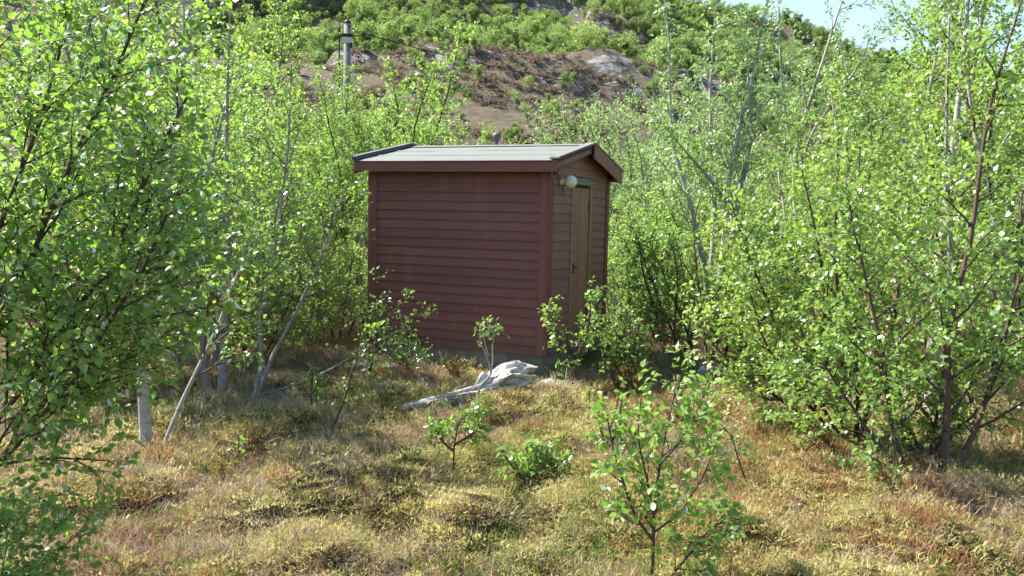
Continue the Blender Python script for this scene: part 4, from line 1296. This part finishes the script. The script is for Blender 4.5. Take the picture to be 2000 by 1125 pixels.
for key, px, dep, sc in (('bush1', 560, 16.5, 0.9), ('bush2', 660, 16.0, 0.9), ('bush2', 600, 11.8, 0.8), ('bush1', 655, 13.0, 0.8), ('bush2', 560, 13.2, 0.95), ('bush1', 480, 11.2, 0.75), ('bush2', 690, 14.5, 0.9), ('bush2', 240, 9.0, 0.7), ('bush1', 120, 8.6, 0.75), ('bush1', 640, 20.0, 1.0)):
    place(key, px, dep, sc, *GLS)
for key, (src, used) in PROTO.items():
    assert used, key


# ---- trees of the hillside
def hill_proto(name, seed, H, kind):
    rng = np.random.default_rng(seed)
    root = empty(name, (0, 0, -60))
    if kind == 'birch':
        mobj('trunk', tubes_mesh('trunk', [(np.array([(0, 0, -0.5), (0.1, 0, H * 0.4), (0.0, 0.1, H * 0.85)]), np.array([0.09, 0.07, 0.03]))], 6, M['bark_pale']), root)
        cs = [(rng.normal(0, H * 0.17), rng.normal(0, H * 0.17), H * rng.uniform(0.25, 0.92), H * rng.uniform(0.09, 0.19)) for _ in range(16)]
        P = []
        for cx, cy_, cz, cr in cs:
            v = rng.normal(0, 1, (150, 3)); v /= np.linalg.norm(v, axis=1)[:, None]
            P.append(np.array([cx, cy_, cz]) + v * cr * rng.uniform(0.35, 1.0, (150, 1)) ** 0.5)
        P = np.concatenate(P); size = 0.30; mat = 'leaf_hill'; shp = LEAF_MID
    else:
        mobj('trunk', tubes_mesh('trunk', [(np.array([(0, 0, -0.5), (0, 0, H * 0.5), (0, 0, H * 0.97)]), np.array([0.12, 0.09, 0.02]))], 6, M['bark_dark']), root)
        n = 700
        h = rng.uniform(0.22, 1.0, n) ** 0.8
        tier = np.round(h * 9) / 9
        rad = H * 0.20 * (1.08 - tier) * rng.uniform(0.2, 1, n)
        a = rng.uniform(0, 6.28, n)
        P = np.stack([rad * np.cos(a), rad * np.sin(a), H * tier + rng.normal(0, 0.06, n) * H * 0.3 - rad * 0.15], 1); size = 0.34; mat = 'conifer_hill'; shp = LEAF_LONG
    n = len(P)
    d = rng.normal(0, 1, (n, 3)); d /= np.linalg.norm(d, axis=1)[:, None]
    r = rng.normal(0, 0.7, (n, 3)) + np.array([0, 0, 0.8]); nn = r - (r * d).sum(1)[:, None] * d; nn /= np.linalg.norm(nn, axis=1)[:, None]
    o = mobj('crown', leaf_mesh('crown', (P, d, np.cross(nn, d), nn, size * rng.uniform(0.6, 1.3, n)), shp, M[mat], rng), root)
    return root


hp = [hill_proto('birch_tree', 200 + i, 5.2 + 0.5 * i, 'birch') for i in range(4)]
cp = hill_proto('pine_tree', 210, 6.5, 'pine')
rngh = np.random.default_rng(91)
cand = []
NC = 90000
AZ = np.radians(rngh.uniform(-21, 30, NC)); RR = np.sqrt(rngh.uniform(48 ** 2, 500 ** 2, NC))
XX = RR * np.sin(AZ); YY = RR * np.cos(AZ); CL = fbm(XX / 28, YY / 28, 83, 3); UU = rngh.uniform(0, 1, NC)
for r, az, x, y, cl, u in zip(RR, AZ, XX, YY, CL, UU):
    azd = math.degrees(az)
    if 100 < r < 232:
        p = 0.32 + 0.9 * max(0, cl) if -14 < azd < 15 else 0.5
        if azd < -9: p = 0.25
    elif r <= 100:
        p = 0.5 if not (-6 < azd < 6) else (0.3 if r < 80 else 0.10)
    else:
        p = 0.95 + 2.0 * cl
        if azd < -6: p *= 0.8
    if u < p * (1.0 if r > 232 else 0.16 if r > 100 else 0.25):
        cand.append((float(r), float(x), float(y)))
# sparse spacing
grid = {}; keep = []
for r, x, y in cand:
    s = 2.8 if r < 232 else 2.7
    k = (int(x // s), int(y // s))
    if any((k[0] + i, k[1] + j) in grid for i in (-1, 0, 1) for j in (-1, 0, 1) if (i == 0 or j == 0)):
        continue
    grid[k] = 1; keep.append((r, x, y))
keep.sort()
HL = {0: ('birch scattered over the heather of the rocky hill', 'tree', 'birches on the hillside')}
used = [False] * 4
far = []
for i, (r, x, y) in enumerate(keep):
    if i < 285:
        k = i % 4
        loc = (x, y, gz(x, y) - 0.2); rz = float(rngh.uniform(0, 6.28)); sc = float(rngh.uniform(0.45, 1.1)) * (0.55 if r < 232 and r > 100 else 0.95)
        if not used[k]:
            used[k] = True
            hp[k].location = loc; hp[k].rotation_euler = (0, 0, rz); hp[k].scale = (sc,) * 3
            tag(hp[k], *HL[0])
        else:
            copy_tree(hp[k], loc, rz, sc, *HL[0])
    else:
        far.append((x, y, 0.0, float(rngh.uniform(0, 6.28)), float(rngh.uniform(0.45, 1.25)), int(rngh.integers(0, 4))))
first = True
for px, py, dep, sc in ((1077, 122, 205, 0.62), (1100, 110, 232, 0.6), (935, 80, 262, 0.9), (1012, 86, 262, 0.75), (590, 60, 300, 1.0), (1180, 60, 330, 1.0), (840, 30, 330, 1.0), (1230, 95, 280, 0.9)):
    x = (px - 1000) / FPX * dep
    lab = ('dark conifer standing among the birches of the hill', 'tree', 'conifers on the hillside')
    loc = (x, dep, gz(x, dep) - 0.2)
    if first:
        first = False
        cp.location = loc; cp.scale = (sc,) * 3
        tag(cp, *lab)
    else:
        copy_tree(cp, loc, float(rngh.uniform(0, 6)), sc, *lab)


# ------------------------------------------------------------------ instanced stuff: a far wood, the ground cover
HID = bpy.data.collections.new('kinds_of_tuft')     # never linked to the scene: only instanced


def scatter(name, protos, pts, rot, scl, idx, label, cat):
    c = bpy.data.collections.new(name + '_kinds')
    for i, me in enumerate(protos):
        c.objects.link(bpy.data.objects.new('%s_%02d' % (name, i), me))
    me = bpy.data.meshes.new(name)
    me.vertices.add(len(pts))
    me.vertices.foreach_set('co', np.ascontiguousarray(pts, np.float32).ravel())
    for n, typ, dat, f in (('rot', 'FLOAT_VECTOR', rot, 'vector'), ('scl', 'FLOAT', scl, 'value'), ('idx', 'INT', idx, 'value')):
        a = me.attributes.new(n, typ, 'POINT')
        a.data.foreach_set(f, np.ascontiguousarray(dat, np.int32 if typ == 'INT' else np.float32).ravel())
    o = mobj(name, me)
    ng = bpy.data.node_groups.new(name, 'GeometryNodeTree')
    ng.interface.new_socket('Geometry', in_out='INPUT', socket_type='NodeSocketGeometry')
    ng.interface.new_socket('Geometry', in_out='OUTPUT', socket_type='NodeSocketGeometry')
    gi = ng.nodes.new('NodeGroupInput'); go = ng.nodes.new('NodeGroupOutput')
    ci = ng.nodes.new('GeometryNodeCollectionInfo'); ci.inputs[0].default_value = c
    ci.inputs['Separate Children'].default_value = True; ci.inputs['Reset Children'].default_value = True
    ip = ng.nodes.new('GeometryNodeInstanceOnPoints'); ip.inputs['Pick Instance'].default_value = True
    L = ng.links.new
    L(gi.outputs[0], ip.inputs['Points']); L(ci.outputs[0], ip.inputs['Instance'])
    for nm, typ, sock in (('idx', 'INT', 'Instance Index'), ('rot', 'FLOAT_VECTOR', 'Rotation'), ('scl', 'FLOAT', 'Scale')):
        na = ng.nodes.new('GeometryNodeInputNamedAttribute'); na.data_type = typ; na.inputs[0].default_value = nm
        L(na.outputs[0], ip.inputs[sock])
    L(ip.outputs[0], go.inputs[0])
    o.modifiers.new('scatter', 'NODES').node_group = ng
    return tag(o, label, cat, kind='stuff')


if far:
    fa = np.array(far)
    fa[:, 2] = terrain(fa[:, 0], fa[:, 1]) - 0.2
    scatter('hillside_wood', [h.children[-1].data if h.children[-1].name.startswith('crown') else h.children[0].data for h in hp], fa[:, :3], np.stack([fa[:, 3] * 0, fa[:, 3] * 0, fa[:, 3]], 1), fa[:, 4], fa[:, 5], 'far birch wood covering the upper slope of the hill', 'wood')


def blades(rng, n, spread, h, wid, lean, curve, mat, hv=0.35, wind=(0, 0)):
    b = np.stack([rng.normal(0, spread, n), rng.normal(0, spread, n), np.full(n, -0.015)], 1)
    az = rng.uniform(0, 6.28, n)
    H = h * rng.uniform(1 - hv, 1 + hv, n)
    ln = np.abs(rng.normal(lean, lean * 0.5, n))
    out = np.stack([np.cos(az) * np.sin(ln) + wind[0], np.sin(az) * np.sin(ln) + wind[1], np.cos(ln)], 1)
    out += np.stack([b[:, 0], b[:, 1], 0 * H], 1) * 2.0
    out /= np.linalg.norm(out, axis=1)[:, None]
    side = np.stack([-np.sin(az + rng.normal(0, 0.8, n)), np.cos(az + rng.normal(0, 0.8, n)), 0 * az], 1) * (wid * rng.uniform(0.6, 1.4, n))[:, None]
    mid = b + out * (H * 0.55)[:, None] + rng.normal(0, 0.06, (n, 3)) * H[:, None]
    o2 = out + np.stack([np.cos(az) * curve, np.sin(az) * curve, -np.abs(curve) * np.ones(n) * 0.8], 1) + rng.normal(0, 0.15, (n, 3))
    o2 /= np.linalg.norm(o2, axis=1)[:, None]
    tip = mid + o2 * (H * 0.5)[:, None]
    V = np.stack([b - side / 2, b + side / 2, mid - side * 0.4, mid + side * 0.4, tip], 1)
    F = (np.arange(n) * 5)[:, None, None] + np.array([(0, 1, 3), (0, 3, 2), (2, 3, 4)])[None]
    var = np.repeat(rng.uniform(0, 1, n), 5)
    return np_mesh('blades', V.reshape(-1, 3), F.reshape(-1, 3), mat, False, {'var': ('FLOAT', var)})


def sprigs(rng, n, spread, h, leaf, per, mat):
    P = []; D = []
    for i in range(n):
        b = np.array([rng.normal(0, spread), rng.normal(0, spread), 0])
        Q = grow_line(rng, b, nrm(np.array([rng.normal(0, 0.5), rng.normal(0, 0.5), 1.0])), h * rng.uniform(0.6, 1.3), 3, 0.15, (0, 0, 0))
        for j in range(per):
            p, d = lerp_poly(Q, min(0.99, 0.25 + 0.75 * rng.uniform()))
            P.append(p); D.append(nrm(d * 0.5 + rng.normal(0, 0.7, 3)))
    P = np.array(P); d = np.array(D); m = len(P)
    r = rng.normal(0, 0.6, (m, 3)) + np.array([0, 0, 0.8]); nn = r - (r * d).sum(1)[:, None] * d; nn /= np.linalg.norm(nn, axis=1)[:, None]
    return leaf_mesh('sprig', (P, d, np.cross(nn, d), nn, leaf * rng.uniform(0.6, 1.3, m)), LEAF_MID, mat, rng)


rg = np.random.default_rng(300)
# low heather hummocks over the bare hill
def hill_tuft(seed):
    rng = np.random.default_rng(seed)
    n = 70
    v = rng.normal(0, 1, (n, 3)); v[:, 2] = np.abs(v[:, 2]) * 0.55; v *= rng.uniform(0.3, 0.75, (n, 1))
    d = rng.normal(0, 1, (n, 3)) + np.array([0, 0, 0.8]); d /= np.linalg.norm(d, axis=1)[:, None]
    r_ = rng.normal(0, 1, (n, 3)); nn = r_ - (r_ * d).sum(1)[:, None] * d; nn /= np.linalg.norm(nn, axis=1)[:, None]
    return leaf_mesh('tuft', (v, d, np.cross(nn, d), nn, 0.42 * rng.uniform(0.6, 1.3, n)), LEAF_MID, M['hill_heather'], rng)


n_ = 18000
az_ = np.radians(rg.uniform(-20, 24, n_)); r_ = np.sqrt(rg.uniform(60 ** 2, 300 ** 2, n_))
x_ = r_ * np.sin(az_); y_ = r_ * np.cos(az_)
ok_ = fbm(x_ / 9, y_ / 9, 401, 3) > -0.12
x_, y_ = x_[ok_], y_[ok_]
scatter('hill_heather', [hill_tuft(310 + i) for i in range(3)], np.stack([x_, y_, terrain(x_, y_)], 1), np.stack([0 * x_, 0 * x_, rg.uniform(0, 6.28, len(x_))], 1), rg.uniform(0.3, 1.0, len(x_)), rg.integers(0, 3, len(x_)), 'brown heather hummocks over the lower hill', 'heather')

K_moss = [blades(rg, 190, 0.065, 0.032, 0.0055, 0.85, 0.5, M['moss']) for _ in range(3)]
K_heath = [blades(rg, 75, 0.055, 0.085, 0.0036, 0.8, 0.25, M['heather'], 0.5) for _ in range(4)]
K_rust = [blades(rg, 90, 0.055, 0.070, 0.0042, 0.8, 0.2, M['rusty'], 0.5) for _ in range(2)]
K_grass = [blades(rg, 30, 0.032, 0.115, 0.0042, 0.55, 0.9, M['grass'], 0.5) for _ in range(4)]
K_dry = [blades(rg, 44, 0.05, 0.14, 0.0036, 1.1, 0.5, M['dry'], 0.6, (0.35, -0.15)) for _ in range(4)]
K_berry = [sprigs(rg, 12, 0.05, 0.07, 0.017, 9, M['berry']) for _ in range(3)]
K_litter = [leaf_mesh('litter', (np.stack([rg.normal(0, 0.05, 5), rg.normal(0, 0.05, 5), rg.uniform(0.015, 0.05, 5)], 1), *(lambda d, n_: (d, np.cross(n_, d), n_))(np.tile([1.0, 0, 0], (5, 1)), np.tile([0, 0, 1.0], (5, 1))), np.full(5, 0.035)), LEAF_MID, M['litter'], rg)]

cs_, sn_ = math.cos(-SA), math.sin(-SA)


def sample(n, r0, r1, azmax=43):
    r = np.sqrt(rg.uniform(r0 ** 2, r1 ** 2, n)); az = np.radians(rg.uniform(-azmax, azmax, n))
    x = r * np.sin(az); y = r * np.cos(az)
    lx = (x - SX) * cs_ + (y - SY) * sn_; ly = -(x - SX) * sn_ + (y - SY) * cs_
    ok = ~((lx > -SW) & (lx < 0) & (ly > 0) & (ly < SD))
    return x[ok], y[ok]


def hummock(x, y):
    v = np.zeros_like(x)
    for hx, hy, h, s in HUM:
        v = np.maximum(v, np.exp(-((x - hx) ** 2 + (y - hy) ** 2) / (2 * (s * 0.55) ** 2)))
    return v


ZONES = ((3.2, 7.5, 1.0, 1.0), (7.5, 13.0, 0.62, 1.25), (13.0, 30.0, 0.16, 1.9))
DBASE = 150


def cover(name, protos, f, dens, smin, smax, label, cat, tilt=0.2, face_wind=False):
    X = []; Y = []; S = []
    for r0, r1, k, sc in ZONES:
        area = math.radians(86) / 2 * (r1 ** 2 - r0 ** 2)
        x, y = sample(int(area * dens * k), r0, r1)
        p = np.clip(f(x, y), 0, 1)
        s = rg.uniform(0, 1, len(x)) < p
        X.append(x[s]); Y.append(y[s]); S.append(rg.uniform(smin, smax, s.sum()) * sc)
    x = np.concatenate(X); y = np.concatenate(Y); s = np.concatenate(S); n = len(x)
    rot = np.stack([rg.normal(0, tilt, n), rg.normal(0, tilt, n), rg.normal(0, 0.5, n) if face_wind else rg.uniform(0, 6.28, n)], 1)
    return scatter(name, protos, np.stack([x, y, terrain(x, y) + 0.004], 1), rot, s, rg.integers(0, len(protos), n), label, cat)


mossf = lambda x, y: np.clip(0.26 + 2.6 * fbm(x * 0.9, y * 0.9, 201, 3) + 1.9 * hummock(x, y) - 0.2 * sstep(0.5, 2.0, x), 0.22, 1)
heathf = lambda x, y: np.clip(0.52 + 2.0 * fbm(x * 0.9 + 7, y * 0.9, 211, 3) - 0.6 * hummock(x, y), 0.14, 1)
grassf = lambda x, y: np.clip(0.09 + 2.3 * fbm(x * 0.8, y * 0.8 + 3, 221, 3) - 0.3 * hummock(x, y) + 1.3 * np.exp(-((x + 1.0) ** 2 / 0.6 + (y - 9.9) ** 2 / 0.25)) + 0.6 * np.exp(-((x + 6) ** 2 + (y - 17) ** 2) / 18), 0.02, 1)
dryf = lambda x, y: np.clip(0.0 + 3.0 * fbm(x * 0.75 + 2, y * 0.75, 231, 3), 0.015, 1)
berryf = lambda x, y: np.clip(0.20 + 2.0 * fbm(x * 1.1, y * 1.1, 241, 3), 0.03, 1)
rustf = lambda x, y: np.clip(0.22 + 2.4 * fbm(x * 0.8 + 4, y * 0.8, 251, 3) + 0.25 * sstep(0.3, 1.5, x), 0.0, 1)
cover('moss', K_moss, mossf, 230, 0.7, 1.5, 'yellow-green moss cushions over the heath ground', 'moss')
cover('heather', K_heath, heathf, 190, 0.6, 1.4, 'wiry brown heather growing over the ground', 'heather')
cover('crowberry', K_rust, rustf, 110, 0.6, 1.5, 'rust-brown crowberry mats among the heather', 'ground cover')
cover('grass', K_grass, grassf, 95, 0.5, 1.3, 'green grass blades growing between moss and heather', 'grass')
cover('dry_heather', K_dry, dryf, 50, 0.5, 1.2, 'dry grey-beige heather twigs lying over the ground', 'dry heather', 0.35, True)
cover('lingonberry', K_berry, berryf, 60, 0.6, 1.3, 'small-leaved lingonberry sprigs in the ground cover', 'ground cover')
cover('leaf_litter', K_litter, lambda x, y: 0.5 + 0 * x, 20, 0.5, 0.9, 'pale dead leaves scattered on the ground', 'litter', 0.5)

# ------------------------------------------------------------------ the weathered log and the stones
def make_log():
    rng = np.random.default_rng(8)
    a = np.array([*ground_at(778, 806), 0.0]); a[2] = gz(a[0], a[1]) + 0.03
    b = np.array([*ground_at(1022, 768), 0.0]); b[2] = gz(b[0], b[1]) + 0.075
    ns, nt_ = 200, 128
    s = np.linspace(0, 1, ns)
    C = a[None] * (1 - s)[:, None] + b[None] * s[:, None]
    C[:, 2] += 0.04 * np.sin(s * 3.1) ** 2 + 0.022 * np.sin(s * 8 + 0.6)
    side = nrm(np.array([(b - a)[1], -(b - a)[0], 0]))
    C += side[None] * (0.06 * np.sin(s * 4.2 + 0.5) + 0.025 * np.sin(s * 11))[:, None]
    T = np.gradient(C, axis=0); T /= np.linalg.norm(T, axis=1)[:, None]
    A = np.cross(T, np.array([0, 0, 1.0])); A /= np.linalg.norm(A, axis=1)[:, None]
    B = np.cross(A, T)
    R = np.interp(s, [0, 0.04, 0.25, 0.45, 0.60, 0.70, 0.80, 0.92, 1.0], [0.008, 0.026, 0.050, 0.068, 0.092, 0.120, 0.160, 0.175, 0.145])
    th = np.linspace(0, 2 * math.pi, nt_, endpoint=False)
    SS, TT = np.meshgrid(s, th, indexing='ij')
    tw = TT + 1.6 * SS
    ct, st = np.cos(tw), np.sin(tw)
    wig = fbm(ct * 1.3 + SS * 4, st * 1.3, 19, 3)
    ridge = np.abs(fbm(ct * 2.2 + SS * 2.5, st * 2.2 + 4, 5, 3)) * 2
    crack = np.exp(-(np.sin(tw * 3.5 + 7 * wig) / 0.10) ** 2) * sstep(-0.15, 0.15, fbm(ct * 2 + SS * 7, st * 2, 29, 2))
    crack = np.maximum(crack, 0.8 * np.exp(-(np.sin(tw * 7 + 9 * wig + 1) / 0.16) ** 2) * sstep(0.0, 0.2, fbm(ct * 3 + SS * 9, st * 3, 39, 2)))
    fine = fbm(ct * 9 + SS * 4, st * 9, 15, 3)
    flare = sstep(0.55, 0.85, SS)
    lob = np.cos(2 * (TT - 1.2)) * 0.20 + np.cos(3 * (TT + 0.6)) * 0.14 + np.cos(5 * TT + 2) * 0.08
    rr = R[:, None] * (0.95 + 0.28 * ridge + 0.14 * fine - 0.24 * crack + flare * (lob + 0.9 * fbm(ct * 2.4 + SS * 7, st * 2.4 + 2, 25, 3)))
    nub = np.exp(-((SS - 0.66) / 0.05) ** 2) * np.exp(-((np.mod(TT - 1.7 + math.pi, 2 * math.pi) - math.pi) / 0.35) ** 2)
    rr = rr + 0.13 * nub
    hole = np.exp(-((SS - 0.88) / 0.035) ** 2 - ((np.mod(TT + 0.3 + math.pi, 2 * math.pi) - math.pi) / 0.30) ** 2)
    hole = hole + np.exp(-((SS - 0.76) / 0.03) ** 2 - ((np.mod(TT - 0.55 + math.pi, 2 * math.pi) - math.pi) / 0.22) ** 2)
    rr = rr - 0.07 * hole
    crack = np.clip(crack * 0.8 + hole, 0, 1)
    end = 0.20 * fbm(np.cos(th) * 3.0 + 3, np.sin(th) * 3.0, 35, 4, 0.7)
    V = C[:, None] + rr[..., None] * (np.cos(TT)[..., None] * A[:, None] * 1.12 + np.sin(TT)[..., None] * B[:, None] * (0.95 - 0.12 * flare)[..., None])
    V += T[:, None] * (sstep(0.9, 1.0, SS) * end[None] * 1.6)[..., None]
    Vf = V.reshape(-1, 3)
    i = np.arange(ns - 1)[:, None] * nt_; k = np.arange(nt_)[None]; k2 = (k + 1) % nt_
    F = np.stack([i + k, i + k2, i + nt_ + k2, i + nt_ + k], -1).reshape(-1, 4)
    grain = np.stack([SS * 2.0, tw / 6.2832, 0 * SS], -1).reshape(-1, 3)
    # hollowed root end: rings shrinking inwards
    n0 = (ns - 1) * nt_
    rings = []
    cen = V[-1].mean(0)
    for j, (sh, dep) in enumerate(((0.82, 0.02), (0.55, -0.05), (0.28, -0.09), (0.04, -0.10))):
        rings.append(cen + (V[-1] - cen) * (sh + 0.08 * fbm(np.cos(th) * 3, np.sin(th) * 3 + j, 45, 2))[:, None] + T[-1] * dep)
    Vf = np.concatenate([Vf] + rings)
    g2 = [np.stack([np.full(nt_, 2.0 + 0.12 * (j + 1)), 0.4 * np.cos(th) * (1 - 0.2 * j), 0 * th], -1) for j in range(4)]
    grain = np.concatenate([grain] + g2)
    i = (n0 + np.arange(4) * nt_)[:, None]
    F2 = np.stack([i + k, i + k2, i + nt_ + k2, i + nt_ + k], -1).reshape(-1, 4)
    o0 = Vf.mean(0); o0[2] = Vf[:, 2].min()
    me = np_mesh('log', Vf - o0, np.concatenate([F, F2]), M['log'], True, {'grain': ('FLOAT_VECTOR', grain), 'crack': ('FLOAT', np.concatenate([crack.ravel(), np.repeat([0.1, 0.5, 0.9, 1.0], nt_)]))})
    o = mobj('log', me); o.location = o0
    tag(o, 'weathered silver-grey log with a flared root end lying before the shed', 'log')


make_log()


def stone(seed, px, py, dep, size, label, mat='rock', flat=(1, 0.8, 0.6), rz=0.0, sink=0.25, tilt=0.0):
    import bmesh
    bm = bmesh.new()
    bmesh.ops.create_icosphere(bm, subdivisions=4, radius=1.0)
    rng = np.random.default_rng(seed)
    pl = [(nrm(rng.normal(0, 1, 3)), rng.uniform(0.55, 0.85)) for _ in range(16)]
    for v in bm.verts:
        p = np.array(v.co)
        for n_, d_ in pl:
            e = p @ n_ - d_
            if e > 0: p = p - n_ * e * 0.92
        p = p * (1 + 0.10 * float(fbm(p[0] * 2.2 + p[2], p[1] * 2.2 + seed, seed, 4)))
        v.co = p * np.array(flat) * size
    me = bpy.data.meshes.new('stone'); bm.to_mesh(me); bm.free()
    me.polygons.foreach_set('use_smooth', np.ones(len(me.polygons), bool))
    me.materials.append(M[mat])
    o = mobj('stone', me)
    if dep: c = at(px, py, dep); x, y = c[0], c[1]
    else: x, y = ground_at(px, py)
    o.location = (x, y, gz(x, y) + size * flat[2] * (1 - 2 * sink) * 0.6)
    o.rotation_euler = (tilt, 0, rz)
    return tag(o, label, 'stone')


stone(1, 1385, 768, 9.6, 0.26, 'angular grey rock slab in the shade behind the foreground sapling', 'rock', (1.0, 0.55, 0.85), 0.3, 0.2, 0.25)
stone(2, 706, 700, 10.6, 0.17, 'pale flat stone at the left corner of the shed', 'rock_pale', (1.1, 0.6, 0.35), 0.4)
stone(3, 715, 716, 10.2, 0.12, 'small bluish stone below the pale flat one', 'rock', (1.0, 0.8, 0.6), 1.2)
stone(4, 760, 712, 10.5, 0.16, 'grey stone against the left end of the foundation', 'rock', (1.2, 0.7, 0.5), 0.1)
stone(5, 742, 742, 9.8, 0.055, 'little white stone in the heather left of the grass', 'rock_pale', (1, 0.8, 0.8), 0.2)
stone(6, 1078, 742, 9.75, 0.13, 'dark rounded stone beside the near corner of the shed', 'rock', (1.5, 0.8, 0.6), -0.2)
stone(7, 861, 724, 10.05, 0.06, 'small grey stone in the grass left of the juniper', 'rock', (1.1, 0.8, 0.7), 0.6)
stone(8, 946, 732, 9.9, 0.075, 'small pale stone behind the middle of the log', 'rock_pale', (1.3, 0.8, 0.6), -0.3)
stone(9, 1128, 862, 0, 0.07, 'half-buried pale stone in the heather right of the log', 'rock_pale', (1.5, 0.8, 0.4), 0.1)
